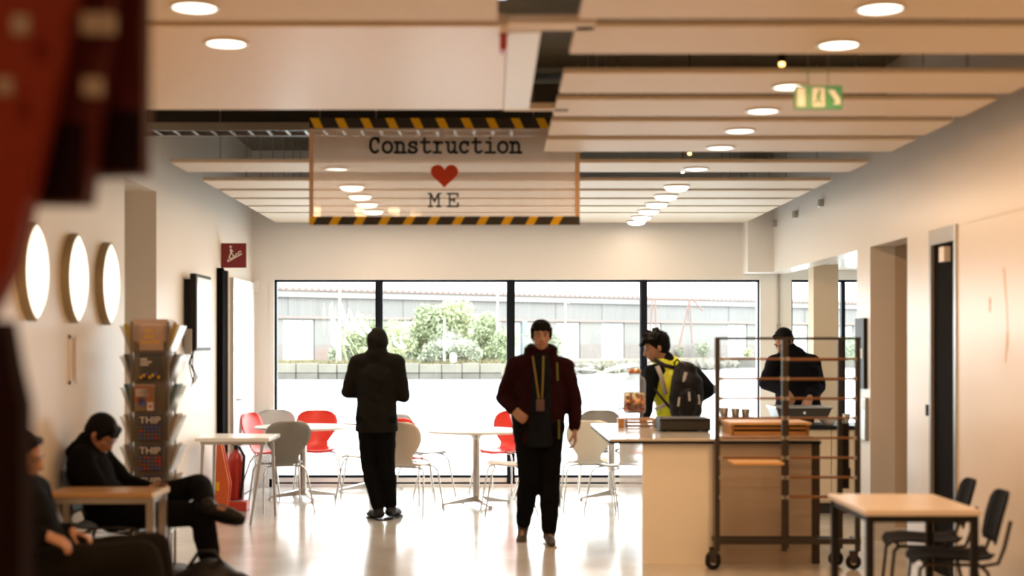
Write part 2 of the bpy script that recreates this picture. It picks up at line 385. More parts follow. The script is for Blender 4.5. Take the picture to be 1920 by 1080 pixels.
for y in (4.2, 2.6, 1.0, -.6, -2.0):
    for x in (-1.2, 1.56): area(x, y, ZP-.02, 1.25)

# small brackets high on the right wall under the panels
for i, y in enumerate((13.18, 14.3, 15.35)):
    tag(MB((WR-.02, y, 2.9)).bevbox(WR-.045, WR, y-.03, y+.03, 2.86, 2.93, .004, 1).build('wall_bracket', m_steel), 'small dark bracket high on the right wall, %s from the front' % ORD[i], 'bracket', 'brackets on the right wall')

# ------------------------------------------------------------------ banner
def arc(cx, cy, rx, ry, a0, a1, n=14): return [(cx+rx*math.cos(math.radians(a0+(a1-a0)*i/n)), cy+ry*math.sin(math.radians(a0+(a1-a0)*i/n))) for i in range(n+1)]
GL = {
 'C': [arc(.52, .53, .36, .50, 50, 312, 20), [(.80, .74), (.80, 1.03)]],
 'o': [arc(.5, .39, .36, .37, 0, 360, 24)],
 'n': [[(.06, .74), (.24, .74), (.24, .02)], [(.06, .02), (.42, .02)], arc(.50, .48, .26, .26, 180, 0, 12)+[(.76, .02)], [(.60, .02), (.94, .02)]],
 's': [arc(.48, .56, .28, .19, 40, 200, 10)+[(.30, .45), (.68, .34)]+arc(.48, .20, .30, .19, 30, -150, 12), [(.75, .56), (.75, .76)], [(.18, .02), (.18, .22)]],
 't': [[(.38, 1.0), (.38, .22)]+arc(.58, .22, .20, .20, 180, 290, 8)+[(.86, .12)], [(.12, .74), (.78, .74)]],
 'r': [[(.12, .74), (.36, .74), (.36, .02)], [(.10, .02), (.66, .02)], arc(.64, .46, .28, .28, 180, 60, 8), ],
 'u': [[(.06, .74), (.24, .74), (.24, .26)]+arc(.46, .26, .22, .24, 180, 340, 10), [(.56, .74), (.76, .74), (.76, .02), (.94, .02)]],
 'c': [arc(.5, .39, .34, .37, 42, 318, 20), [(.78, .54), (.78, .76)]],
 'i': [[(.22, .74), (.52, .74), (.52, .02)], [(.14, .02), (.90, .02)], [(.50, 1.03), (.52, 1.03)]],
 'M': [[(.02, .96), (.20, .96), (.50, .38), (.80, .96), (.98, .96)], [(.18, .96), (.18, .02)], [(.82, .96), (.82, .02)], [(.02, .02), (.34, .02)], [(.66, .02), (.98, .02)]],
 'E': [[(.08, .96), (.88, .96), (.88, .74)], [(.26, .96), (.26, .02)], [(.08, .02), (.90, .02), (.90, .26)], [(.26, .50), (.62, .50)], [(.62, .38), (.62, .62)]],
}
def stroke_text(txt, x, z, adv, sc, wd, y, off, mb):
    """typewriter lettering as flat ribbons in the x-z plane"""
    for i, ch in enumerate(txt):
        for pl in GL.get(ch, []):
            P = [(x+i*adv+px*adv*.98, z+pz*sc) for px, pz in pl]
            for (ax, az), (bx, bz) in zip(P, P[1:]):
                dx, dz = bx-ax, bz-az; L = math.hypot(dx, dz) or 1e-6; nx, nz = -dz/L*wd/2, dx/L*wd/2; ex, ez = dx/L*wd*.25, dz/L*wd*.25
                mb.add([(ax-ex+nx, y, az-ez+nz), (ax-ex-nx, y, az-ez-nz), (bx+ex-nx, y, bz+ez-nz), (bx+ex+nx, y, bz+ez+nz)], [(0, 1, 2, 3)])
            for (ax, az) in P:
                mb.add([(ax+wd/2*math.cos(k*PI/5), y, az+wd/2*math.sin(k*PI/5)) for k in range(10)], [tuple(range(10))])
BD = 10.25
def bx(px): return (px-924)*BD/F
def bz(py): return EYE-(py-649)*BD/F
o = (bx(834), BD, bz(422))
ban = thing('banner', 'clear hanging banner reading Construction heart ME with black and yellow striped edges', 'banner', o)
b = MB(o); nx = 24                     # film with a slight sag
for i in range(nx):
    xa, xb = bx(580)+(bx(1087)-bx(580))*i/nx, bx(580)+(bx(1087)-bx(580))*(i+1)/nx
    ya, yb = BD+.006*math.sin(i*1.1), BD+.006*math.sin((i+1)*1.1)
    b.add([(xa, ya, bz(420)), (xb, yb, bz(420)), (xb, yb, bz(224)), (xa, ya, bz(224))], [(0, 1, 2, 3)], True)
b.build('film', m_banner, ban)
m_ink = mat('banner_ink', (.02, .018, .016), .6)
yt = BD-.014
b = MB(o); adv = (bx(979)-bx(691))/12
stroke_text('Construction', bx(691), bz(287), adv, .102, .019, yt, o, b); b.build('lettering', m_ink, ban)
b = MB(o); stroke_text('M', bx(803), bz(388), adv*1.02, .098, .0125, yt, o, b); stroke_text('E', bx(837), bz(388), adv*1.02, .098, .0125, yt, o, b); b.build('lettering', m_ink, ban)
hp = []
for k in range(60):
    t = 2*PI*k/60; hx = 16*math.sin(t)**3; hz = 13*math.cos(t)-5*math.cos(2*t)-2*math.cos(3*t)-math.cos(4*t)
    hp.append((bx(833.5)+hx*.0062, bz(328)+hz*.0060))
MB(o).add([(bx(833.5), yt, bz(328))]+[(x, yt, z) for x, z in hp], [(0, k+1, (k+1) % 60+1) for k in range(60)]).build('heart', mat('heart_red', (.62, .06, .02), .6), ban)
m_tape = mat('hazard_black', (.03, .028, .025), .5); m_yel = mat('hazard_yellow', (.85, .53, .01), .5)
for (za, zb, sl) in ((bz(241), bz(222), -1), (bz(422), bz(406), 1)):
    tp = MB(o).box(bx(580), bx(1087), BD-.012, BD-.009, za, zb).build('hazard_tape', m_tape, ban)
    for k in range(11):
        cx = bx(586+k*47 if sl < 0 else 575+k*46); h = .026; s = .035*sl
        pts = [(cx-s*.5, za), (cx-s*.5+.062, za), (cx+s*.5+.062, zb), (cx+s*.5, zb)]
        pts = [(min(max(p, bx(580)), bx(1087)), q) for p, q in pts]
        if pts[1][0]-pts[0][0] > .004: MB(o).prism(pts, 'y', BD-.0135, BD-.0125).build('tape_stripe', m_yel, tp)
for p in ((580, 588), (1078, 1087)): MB(o).box(bx(p[0]), bx(p[1]), BD-.011, BD-.0085, bz(406), bz(241)).build('edge_tape', mat('edge_tape', (.70, .50, .32), .5), ban)
for x in (600, 1000): MB(o).tube([(bx(x), BD, bz(223)), (bx(x), BD, SLAB)], .003, 5).build('hanging_wire', m_steel, ban)

# ------------------------------------------------------------------ exit sign
o = ((1534-924)*7/F, 7.0, EYE+466*7/F)
ex = thing('exit_sign', 'green hanging emergency exit sign with running figure, door and arrow', 'sign', o)
hw, hh = .118, .058
MB(o).bevbox(o[0]-hw, o[0]+hw, 6.99, 7.01, o[2]-hh, o[2]+hh, .004, 1).build('sign_plate', mat('exit_green', (.06, .30, .12), .4, emis=(.06, .30, .12), estr=.2), ex)
m_pic = mat('exit_white', (.9, .9, .85), .5, emis=(.9, .9, .8), estr=.08)
Y = 6.985
MB(o).box(o[0]-hw+.014, o[0]-hw+.05, Y, Y+.004, o[2]-.045, o[2]+.045).build('arrow_panel', m_pic, ex)
MB(o).box(o[0]-.03, o[0]+.028, Y, Y+.004, o[2]-.046, o[2]+.046).build('door_symbol', m_pic, ex)
b = MB(o); g = o; b.lathe([(0, -.002), (.009, -.002), (.009, .002)], (g[0]+.004, Y-.003, g[2]+.027), 'y', 12)
b.tube([(g[0]+.0, Y-.003, g[2]+.018), (g[0]-.006, Y-.003, g[2]-.006)], .007, 6)
b.tube([(g[0]-.006, Y-.003, g[2]-.006), (g[0]+.012, Y-.003, g[2]-.018), (g[0]+.008, Y-.003, g[2]-.036)], .005, 6)
b.tube([(g[0]-.006, Y-.003, g[2]-.006), (g[0]-.012, Y-.003, g[2]-.026), (g[0]-.024, Y-.003, g[2]-.028)], .005, 6)
b.tube([(g[0]-.014, Y-.003, g[2]+.006), (g[0], Y-.003, g[2]+.014), (g[0]+.014, Y-.003, g[2]+.002)], .004, 6)
b.build('running_figure', MATS['exit_green'], ex)
MB(o).prism([(g[0]+.045, g[2]+.035), (g[0]+.075, g[2]+.035), (g[0]+.105, g[2]-.01), (g[0]+.105, g[2]-.035), (g[0]+.07, g[2]-.035), (g[0]+.085, g[2]-.02)], 'y', Y, Y+.004).build('arrow_symbol', m_pic, ex)
MB(o).box(o[0]-.07, o[0]+.07, 6.96, 7.04, SLAB-.02, SLAB).build('ceiling_mount', m_white, ex)
for s in (-.05, .05): MB(o).tube([(o[0]+s, 7, o[2]+hh), (o[0]+s, 7, SLAB)], .003, 5).build('rod', m_steel, ex)

# ------------------------------------------------------------------ wall lamps on the left wall
for i, (y, lb) in enumerate(((8.20, 'glowing lens shaped wall lamp nearest the red brace'), (9.02, 'middle one of the three glowing lens shaped wall lamps'), (9.79, 'lens shaped glowing wall lamp nearest the leaflet stand'))):
    o = (WL, y, 2.0)
    t = thing('wall_lamp', lb, 'wall lamp', o, 0, 'lens shaped wall lamps')
    def lens(hw, hh, n=16):
        R_ = (hw*hw+hh*hh)/(2*hw); th = math.asin(hh/R_)
        P = [(y+(R_*math.cos(-th+2*th*k/n)-(R_-hw)), 2.0+R_*math.sin(-th+2*th*k/n)) for k in range(n+1)]
        Q = [(y-(R_*math.cos(th-2*th*k/n)-(R_-hw)), 2.0+R_*math.sin(th-2*th*k/n)) for k in range(1, n)]
        return P+Q
    MB(o).prism(lens(.205, .285), 'x', WL, WL+.055).build('rim', mat('lamp_rim', (.40, .34, .22), .4, .4), t)
    b = MB(o); rings = [[(WL+dx_, p[0], p[1]) for p in lens(.195*f_, .272*f_)] for f_, dx_ in ((1, .054), (.9, .066), (.65, .078), (.3, .084))]
    n = len(rings[0]); b.add([p for rg in rings for p in rg]+[(WL+.085, y, 2.0)], [(i*n+j, i*n+(j+1) % n, (i+1)*n+(j+1) % n, (i+1)*n+j) for i in range(3) for j in range(n)]+[(3*n+j, 3*n+(j+1) % n, 4*n) for j in range(n)], True)
    b.build('diffuser', m_sconce, t)
# slim frame under the lamps
o = (WL, 9.05, 1.48); t = thing('wall_frame', 'slim white upright frame on the wall below the lamps', 'frame', o)
b = MB(o); b.box(WL, WL+.012, 8.98, 9.0, 1.33, 1.64).box(WL, WL+.012, 9.1, 9.12, 1.33, 1.64).box(WL, WL+.012, 8.98, 9.12, 1.62, 1.64).box(WL, WL+.012, 8.98, 9.12, 1.33, 1.35)
b.build('surround', m_white, t); MB(o).box(WL, WL+.005, 9.0, 9.1, 1.35, 1.62).build('panel', mat('frame_tan', (.6, .48, .34), .4), t)

# stair sign
o = (-2.43, 14.04, 2.46); t = thing('stairs_sign', 'dark red square sign with a white figure climbing stairs projecting from the left wall', 'sign', o)
sx = lambda p: (p-924)*14.04/F
sz = lambda p: EYE-(p-649)*14.04/F
m_sr = mat('sign_maroon', (.20, .008, .012), .4); m_sw = mat('sign_white', (.8, .74, .68), .5)
MB(o).bevbox(sx(413), sx(462), 14.03, 14.05, sz(502), sz(456), .003, 1).build('sign_plate', m_sr, t)
MB(o).box(WL, sx(414), 14.035, 14.045, sz(492), sz(466)).build('mount', m_steel, t)
b = MB(o); Y = 14.025
st = [(427, 488), (433, 488), (433, 484), (438, 484), (438, 480), (443, 480), (443, 476), (448, 476), (448, 472), (453, 472)]
b.tube([(sx(a), Y, sz(c)) for a, c in st], .0075, 5); b.tube([(sx(a), Y, sz(c+3)) for a, c in ((427, 488), (454, 473))], .007, 5)
b.build('stair_symbol', m_sw, t)
b = MB(o); b.lathe([(0, -.002), (.013, -.002), (.013, .002)], (sx(433), Y, sz(463)), 'y', 12)
b.tube([(sx(433), Y, sz(467)), (sx(434), Y, sz(475))], .011, 6); b.tube([(sx(434), Y, sz(475)), (sx(438), Y, sz(479)), (sx(438), Y, sz(483))], .007, 6)
b.tube([(sx(434), Y, sz(475)), (sx(431), Y, sz(480)), (sx(430), Y, sz(485))], .007, 6); b.tube([(sx(433), Y, sz(468)), (sx(438), Y, sz(472))], .005, 6)
b.build('climbing_figure', m_sw, t)
text_mesh('STAIRS', .042, (sx(438), Y, sz(496)), (PI/2, 0, 0), mat('sign_text', (.42, .16, .12), .5), 'lettering', t)

# television on the left wall
o = (WL, 12.6, 1.54); t = thing('television', 'wall mounted television with pale reflecting screen and dangling leads', 'television', o)
MB(o).bevbox(-2.62, -2.565, 12.30, 12.95, 1.53, 2.20, .008).build('casing', m_black, t)
MB(o).box(-2.567, -2.560, 12.33, 12.92, 1.56, 2.17).build('screen', mat('tv_screen', (.80, .82, .84), .3, .5, spec=.9), t)
MB(o).box(WL, -2.62, 12.34, 12.5, 1.6, 2.15).build('wall_mount', m_black, t)
MB(o).bevbox(-2.665, -2.60, 12.26, 12.31, 1.50, 1.72, .01).build('socket_box', mat('socket_grey', (.3, .28, .26), .5), t)
b = MB(o)
for k in range(4):
    b.tube([(-2.62+.006*k, 12.4, 1.54), (-2.64+.02*math.sin(k*2), 12.42, 1.42), (-2.60+.025*math.cos(k*1.7), 12.4, 1.30), (-2.64+.015*k, 12.42, 1.21+.015*k), (-2.61, 12.4, 1.3)], .0045, 5)
b.build('lead', m_black, t)
tag(MB((-2.66, 15.84, 2.2)).bevbox(-2.66, -2.60, 15.80, FW, 2.17, 2.30, .006).build('wall_sensor', m_white), 'small white sensor box beside the window corner', 'sensor')
# conduit on the pier
tag(MB((3.18, FW-.02, 1.5)).tube([(3.185, FW-.02, 0), (3.185, FW-.02, WZ1+.1)], .012, 8).tube([(3.185, FW-.02, 1.75), (3.185, FW-.02, 1.82)], .022, 8).build('conduit', m_steel), 'grey conduit running up the pier right of the big window', 'pipe')
# dark framed notices on the stub wall at right
for (a, c, z0, z1, lb, m) in ((11.62, 11.90, 1.22, 1.80, 'dark upright panel on the wall end beside the kitchen opening', m_black), (11.58, 11.80, .80, 1.15, 'grey lower box on the wall end beside the kitchen opening', m_steel)):
    t = thing('wall_panel', lb, 'panel', (WR, a, z0)); MB((WR, a, z0)).bevbox(WR-.03, WR, a, c, z0, z1, .004, 1).build('casing', m, t)
    MB((WR, a, z0)).box(WR-.034, WR-.029, a+.04, c-.04, z0+.25, z0+.33).build('label_plate', m_white, t)
# red marks on the right wall
tag(MB((WR-.002, 8.5, 1.5)).prism([(8.50, 2.04), (8.54, 2.04), (8.47, 1.80), (8.44, 1.55), (8.46, 1.80)], 'x', WR-.002, WR).prism([(8.44, 1.66), (8.47, 1.66), (8.50, 1.47), (8.485, 1.47)], 'x', WR-.002, WR).prism([(8.74, 1.87), (8.77, 1.87), (8.77, 1.78), (8.75, 1.78)], 'x', WR-.002, WR).build('wall_scuff', mat('scuff_red', (.74, .62, .55), .5)), 'faint reddish scuff marks on the pale right wall', 'mark')

# ------------------------------------------------------------------ outside: water, quays, warehouse, trees
WZ = -1.53
def water_mat():
    m = bpy.data.materials.new('harbour_water'); m.use_nodes = True; nt = m.node_tree; b = nt.nodes['Principled BSDF']
    b.inputs['Base Color'].default_value = (.42, .46, .47, 1); b.inputs['Roughness'].default_value = .15; b.inputs['Specular IOR Level'].default_value = 1
    tc = nt.nodes.new('ShaderNodeTexCoord'); mp = nt.nodes.new('ShaderNodeMapping'); mp.inputs['Scale'].default_value = (.5, 1.0, 1)
    nt.links.new(tc.outputs['Object'], mp.inputs['Vector'])
    n = nt.nodes.new('ShaderNodeTexNoise'); n.inputs['Scale'].default_value = 1.6; n.inputs['Detail'].default_value = 5; nt.links.new(mp.outputs['Vector'], n.inputs['Vector'])
    bp = nt.nodes.new('ShaderNodeBump'); bp.inputs['Strength'].default_value = .6; bp.inputs['Distance'].default_value = .25
    nt.links.new(n.outputs['Fac'], bp.inputs['Height']); nt.links.new(bp.outputs['Normal'], b.inputs['Normal']); return m
wt = MB().add([(-400, FW+.3, WZ), (400, FW+.3, WZ), (400, 600, WZ), (-400, 600, WZ)], [(0, 1, 2, 3)]).build('harbour_water', water_mat()); struct(wt)
struct(MB().box(-4.2, 6, FW, FW+.6, -2.5, -.15).build('wall_quay_near', mat('concrete', (.35, .34, .32), .9)))
m_earth = mat('rough_ground', (0.144, 0.124, 0.080), .95, noise=.45, nscale=.5)
m_stone = mat('quay_stone', (0.1012, 0.0943, 0.0828), .9, noise=.35, nscale=.7); m_stone2 = mat('quay_stone_pale', (0.1426, 0.1334, 0.1104), .9, noise=.25, nscale=.6)
# land: left spit and far bank
LY = 131.0
struct(MB().prism([(-90, 131.6), (0.8, 133.6), (3.5, 150), (14, 166), (34, 206), (140, 215), (140, 330), (-90, 330)], 'z', -2.2, -.12).build('ground_far_bank', m_earth))
qw = thing('quay_wall', 'weathered stone quay wall of the near spit across the water', 'quay', (-25, 131, -1.8)); o = (-25, 131, -1.8)
rnd = random.Random(3)
x = -60.0
while x < .6:
    wdt = rnd.uniform(1.6, 3.2); x2 = min(x+wdt, .9); yy = 131.2+ (x+60)/60*2
    MB(o).bevbox(x, x2-.06, yy+rnd.uniform(-.06, .06), yy+.9, -1.9, -.95, .04, 1).build('stone_block', m_stone, qw)
    MB(o).bevbox(x, x2-.06, yy+rnd.uniform(-.16, -.06), yy+1.0, -.92, -.08+rnd.uniform(-.05, .06), .04, 1).build('coping_stone', m_stone2, qw)
    x = x2
    if x >= .6: break
q2 = thing('quay_wall', 'pale far quay wall in front of the open side of the warehouse', 'quay', (60, 204, -1.8)); o2 = (60, 204, -1.8)
for k in range(26):
    x0 = 18+k*3.4
    MB(o2).bevbox(x0, x0+3.34, 202+rnd.uniform(-.1, .1), 203.6, -1.9, -.05+rnd.uniform(-.08, .05), .05, 1).build('stone_block', m_stone, q2)
# sloping stone bank between the spit and the far quay
rb = MB((10, 150, -1.5))
for k in range(150):
    x = rnd.uniform(4, 34); y = 148+(x-4)*1.7+rnd.uniform(-4, 3); s = rnd.uniform(.25, .9)
    bm = bmesh.new(); bmesh.ops.create_icosphere(bm, subdivisions=1, radius=s)
    vs = [Vector((v.co.x*1.4+x, v.co.y+y, v.co.z*.6-1.1+rnd.uniform(-.4, .9)))+Vector([rnd.uniform(-.15, .15)*s]*3) for v in bm.verts]; bm.verts.index_update()
    rb.add(vs, [[v.index for v in f.verts] for f in bm.faces]); bm.free()
tag(rb.build('rubble', m_stone2), 'pale rubble stones along the sloping bank', 'rubble')['kind'] = 'stuff'
m_drift = mat('driftwood', (0.200, 0.192, 0.168), .8)
for i, (xa, ya, xb, yb, za, zb, r) in enumerate(((6.5, 138, 10, 139.5, -1.3, -.5, .13), (7.2, 138, 12.5, 140, -.6, -1.3, .11), (9.5, 138.5, 14.5, 141, -1.35, -.35, .16), (11, 140, 14.2, 141, -.9, -.2, .2), (12.2, 137.5, 15, 139, -1.4, -1.0, .14), (6.0, 139, 8.7, 140, -.9, -1.2, .1))):
    tag(MB((xa, ya, -1.5)).tube([(xa, ya, za), ((xa+xb)/2, (ya+yb)/2, (za+zb)/2+.15), (xb, yb, zb)], r, 7, r*.6).build('driftwood_log', m_drift), 'pale fallen log on the waterline before the far bank, %s from the spit' % ORD[i], 'log', 'fallen logs at the waterline')

# warehouse (frame along its facade)
P0, P1 = Vector((-26, 170)), Vector((40.4, 215)); D = (P1-P0).normalized(); N = Vector((-D.y, D.x))   # N points away from the water
def fac_t(px):
    k = (px-924)/F; return (k*P0.y-P0.x)/(D.x-k*D.y)
whl = 'long pale corrugated warehouse with white doors and dentilled eaves behind the trees'
wh = thing('warehouse', whl, 'warehouse', (P0.x, P0.y, -.12), math.atan2(D.y, D.x))
T0, T1, EH = fac_t(300), fac_t(2050), 8.9
m_clad = mat('cladding_grey', (0.1700, 0.1700, 0.1683), .7, noise=.08, nscale=.6, stretch=(3, 3, .3)); m_clad2 = mat('cladding_lower', (0.1768, 0.1768, 0.1700), .7, noise=.1, nscale=.4)
m_dado = mat('warehouse_brick', (0.176, 0.160, 0.152), .85, noise=.12, nscale=1); m_wdoor = mat('warehouse_door', (0.384, 0.408, 0.424), .6); m_eave = mat('eave_pink', (0.192, 0.124, 0.108), .8)
m_roof = mat('roof_sheet', (0.264, 0.264, 0.264), .7)
# upper band of corrugated sheets
def corr(t0, t1, z0, z1, y, n, amp=.05):
    b = MB(); top = []; vs = []
    for i in range(n*2+1):
        t = t0+(t1-t0)*i/(n*2); yy = y+(amp if i % 2 else -amp); vs += [(t, yy, z0), (t, yy, z1)]
    m2 = len(vs); vs += [(t0, y+.3, z0), (t0, y+.3, z1), (t1, y+.3, z0), (t1, y+.3, z1)]
    b.add(vs, [(2*i, 2*i+2, 2*i+3, 2*i+1) for i in range(n*2)]+[(m2, m2+2, m2+3, m2+1)]); return b
t = T0; k = 0
while t < T1:
    corr(t, t+3.96, 5.35, 7.6, -.12+.04*(k % 2), 8).build('cladding_sheet', m_clad, wh); t += 4; k += 1
MB().box(T0, T1, -.25, .1, 5.0, 5.35).build('ledge', mat('ledge_pinkish', (0.200, 0.168, 0.156), .8), wh)
MB().box(T0, T1, -.5, .2, 7.6, 8.35).build('eave_board', m_roof, wh)
MB().box(T0, T1, -.75, .2, 8.35, 8.5).build('gutter', m_eave, wh)
b = MB(); t = T0
while t < T1: b.box(t, t+.35, -.9, -.6, 8.5, 8.75); t += .85
b.build('roof_tile_end', m_eave, wh, kind='stuff')
MB().prism([(-.8, 8.6), (18, 12.6), (18, 12.3), (-.8, 8.45)], 'x', T0, T1).build('roof', m_roof, wh)
MB().box(T0, T1, 17.5, 18, 0, 12.3).build('rear_wall', m_clad2, wh)
doors = [(420, 490), (530, 590), (650, 702), (755, 780), (872, 905), (963, 1010), (1043, 1088), (1128, 1171), (1213, 1240), (1365, 1401), (1480, 1515), (1575, 1600), (1680, 1730)]
prev = T0
for i, (a, c) in enumerate(doors):
    ta, tc = fac_t(a), fac_t(c)
    if ta > prev:
        MB().box(prev, ta, 0, .25, 1.9, 5.0).build('wall_panel', m_clad2, wh); MB().box(prev, ta, -.05, .25, 0, 1.9).build('brick_base', m_dado, wh)
    dr = MB().box(ta+.1, tc-.1, .15, .3, 0, 4.9).build('sliding_door', m_wdoor, wh)
    n = max(2, int((tc-ta)/1.4))
    for j in range(1, n): MB().box(ta+(tc-ta)*j/n-.03, ta+(tc-ta)*j/n+.03, .10, .16, 0, 4.9).build('door_rib', m_roof, dr)
    prev = tc
MB().box(prev, T1, 0, .25, 0, 5.0).build('wall_panel', m_clad2, wh)
MB().box(fac_t(977), fac_t(987), -.3, .0, 0, 5.0).build('steel_column', mat('column_bluegrey', (.16, .20, .22), .7), wh)
# red brown steel frame against the right half
sf = thing('steel_frame', 'rusty red leaning steel trestle in front of the warehouse right of the fourth window bar', 'frame', (27, 196, -.1)); o = (27, 196, -.1)
def out(px, py, y): return ((px-924)*y/F, y, EYE-(py-649)*y/F)
m_rust = mat('rust_steel', (0.176, 0.112, 0.096), .8)
for a, c in (((1293, 562), (1272, 655)), ((1293, 562), (1298, 645)), ((1223, 560), (1218, 640)), ((1228, 560), (1231, 640)), ((1298, 560), (1318, 583))):
    MB(o).tube([out(*a, 196), out(*c, 196)], .13, 6).build('strut', m_rust, sf)
MB(o).tube([out(1200, 560, 196), out(1330, 562, 196)], .13, 6).build('top_beam', m_rust, sf)
# poles
m_pole = mat('pole_white', (.85, .85, .85), .6)
for (px, py0, py1, r, y, lb) in ((637, 520, 681, .13, 135.5, 'tall white mast among the plumes of pampas grass'), (933, 522, 681, .10, 140, 'white lamp post beside the central window bar'), (833, 597, 682, .11, 135.5, 'short white mast standing in front of the big bush')):
    t = thing('mast', lb, 'pole', out(px, py1, y)); o = out(px, py1, y)
    MB(o).tube([out(px, py1, y), out(px, py0, y)], r, 8, r*.6).build('pole', m_pole, t)
    MB(o).lathe([(r*2, 0), (r*2, .15), (r, .3)], o, seg=10).build('base', m_stone2, t)
t = thing('street_lamp', 'thin curved white street lamp above the bush', 'lamp', out(1060, 677, 160)); o = out(1060, 677, 160)
MB(o).tube([out(1060, 677, 160), out(1060, 570, 160), out(1061, 566, 160), out(1064, 565, 160)], .07, 6).build('pole', m_pole, t)
MB(o).tube([out(1063, 566, 160), out(1068, 567, 160)], .14, 6).build('lamp_head', m_pole, t)
# fence
fo = out(612, 672, 150); fo = (fo[0], fo[1], -.12); t = thing('picket_fence', 'low reddish picket fence right of the first white door', 'fence', fo)
for k in range(24): 
    px = 595+k*3.2; MB(fo).prism([(-.10, 0), (.10, 0), (.10, 1.5), (0, 1.65), (-.10, 1.5)], 'y', -.03, .03)
    a = out(px, 672, 150); MB((0, 0, 0)).prism([(a[0]-fo[0]-.07, 0), (a[0]-fo[0]+.07, 0), (a[0]-fo[0]+.07, 1.3), (a[0]-fo[0], 1.45), (a[0]-fo[0]-.07, 1.3)], 'y', -.03, .03).build('picket', mat('fence_red', (0.216, 0.160, 0.144), .9), t)
MB((0, 0, 0)).box(-1, 3.2, .03, .08, .9, 1.0).build('rail', MATS['fence_red'], t)
# trees and bushes
def leafmat(n, c): return mat(n, c, .7, noise=.35, nscale=1.2)
m_l = [leafmat('leaf_green', (0.256, 0.303, 0.180)), leafmat('leaf_yellow', (0.363, 0.398, 0.239)), leafmat('leaf_dull', (0.273, 0.302, 0.220))]; m_tr = mat('bark', (.20, .16, .11), .9)
def bush(px, py_top, py_base, wpx, y, lb, m, n=1500, cat='tree', name='leafy_tree', seed=0):
    base = out(px, py_base, y); h = (py_base-py_top)*y/F; wd = wpx*y/F; r_ = random.Random(seed+int(px))
    base = (base[0], base[1], min(base[2], -.1)); h = out(px, py_top, y)[2]-base[2]
    t = thing(name, lb, cat, base, 0, None)
    stems = MB()
    b2 = [(p, r_.uniform(.20, .33)*min(wd, h)) for p in [Vector((math.cos(r_.uniform(0, 6.28))*r_.uniform(0, .42)*wd, r_.uniform(-.3, .3)*wd, h*r_.uniform(.10, .80))) for _ in range(18)]]
    for p, s in b2[:7]: stems.tube([(0, 0, 0), (p.x*.4, p.y*.4, p.z*.5), tuple(p)], .05*h/4, 5, .015)
    stems.build('trunk', m_tr, t)
    vs = []; fs = []
    for i in range(n):
        p, s = b2[r_.randrange(len(b2))]
        d = Vector((r_.gauss(0, 1), r_.gauss(0, 1), r_.gauss(0, 1))).normalized()*s*(r_.random()**.4)
        c = p+d
        if c.z < .05 or c.z > h: continue
        q = r_.uniform(.09, .17)*max(1, h/4.5); R = Euler((r_.uniform(-1.2, 1.2), r_.uniform(-1.2, 1.2), r_.uniform(0, 6.3))).to_matrix()
        k = len(vs)
        for u in ((-q, 0, 0), (0, -q*.5, 0), (q, 0, 0), (0, q*.5, 0)): vs.append(c+R @ Vector(u))
        fs.append((k, k+1, k+2, k+3))
    me = bpy.data.meshes.new('foliage'); me.from_pydata([tuple(v) for v in vs], [], fs); me.materials.append(m)
    f = child(t, 'foliage', me); f['kind'] = 'stuff'
G = 'bushes on the spit'
del_ = 0
for (px, a, c, wpx, y, lb, m, n) in (
    (745, 592, 672, 70, 141, 'pale bushy tree just right of the hooded person', 1, 4200), (797, 566, 675, 85, 143, 'tall round tree behind the white mast', 0, 6500),
    (852, 560, 676, 90, 144, 'tallest light green tree on the spit', 1, 6500), (905, 583, 676, 80, 142, 'dense tree beside the central window bar', 0, 5600), (940, 605, 682, 60, 140, 'lower drooping tree at the tip of the spit', 0, 3600),
    (1022, 612, 672, 95, 152, 'dull green tree behind the walking man', 2, 4800), (722, 640, 680, 110, 137, 'low yellow green bush behind the hooded person', 1, 3200), (812, 640, 680, 60, 136, 'low round bush left of the white mast base', 2, 2400),
    (872, 636, 681, 80, 136, 'low wide bush right of the white mast base', 2, 3000), (676, 590, 676, 95, 142, 'broad dark bush behind the pampas plumes', 0, 5200), (627, 650, 674, 22, 141, 'tiny bush beside the picket fence', 2, 700),
    (1318, 641, 668, 40, 205, 'small bush before the open right bay of the warehouse', 2, 1500), (1275, 636, 664, 18, 205, 'narrow bush below the rusty trestle', 2, 800),
    (1185, 652, 668, 30, 205, 'low scrub below the third big door', 2, 800), (1400, 650, 668, 26, 205, 'low scrub at the foot of the far right door', 1, 700), (1583, 625, 672, 50, 160, 'bush seen through the kitchen window', 2, 2400)):
    bush(px, a, c, wpx, y, lb, m_l[m], n, 'tree' if (c-a) > 60 else 'bush', 'leafy_tree' if (c-a) > 60 else 'bush')
# low scrub and grass along the spit
g = MB((-20, 136, -.1)); r_ = random.Random(5)
vs = []; fs = []
for i in range(9000):
    x = r_.uniform(-36, .8); y = r_.uniform(134.3, 140); hgt = r_.uniform(.1, .55)*(1 if math.sin(x*1.3)+math.sin(x*.43+y) > -.4 else .35)
    k = len(vs); a = r_.uniform(0, 3.1); dx, dy = .07*math.cos(a), .07*math.sin(a)
    vs += [(x-dx+20, y-dy-136, 0), (x+dx+20, y+dy-136, 0), (x+r_.uniform(-.2, .2)+20, y-136, hgt)]; fs.append((k, k+1, k+2))
me = bpy.data.meshes.new('grass'); me.from_pydata(vs, [], fs); me.materials.append(leafmat('grass_dry', (0.160, 0.144, 0.072)))
go = bpy.data.objects.new('grass', me); COL.objects.link(go); go.location = (-20, 136, -.12); tag(go, 'dry yellow green grass along the top of the spit', 'grass'); go['kind'] = 'stuff'
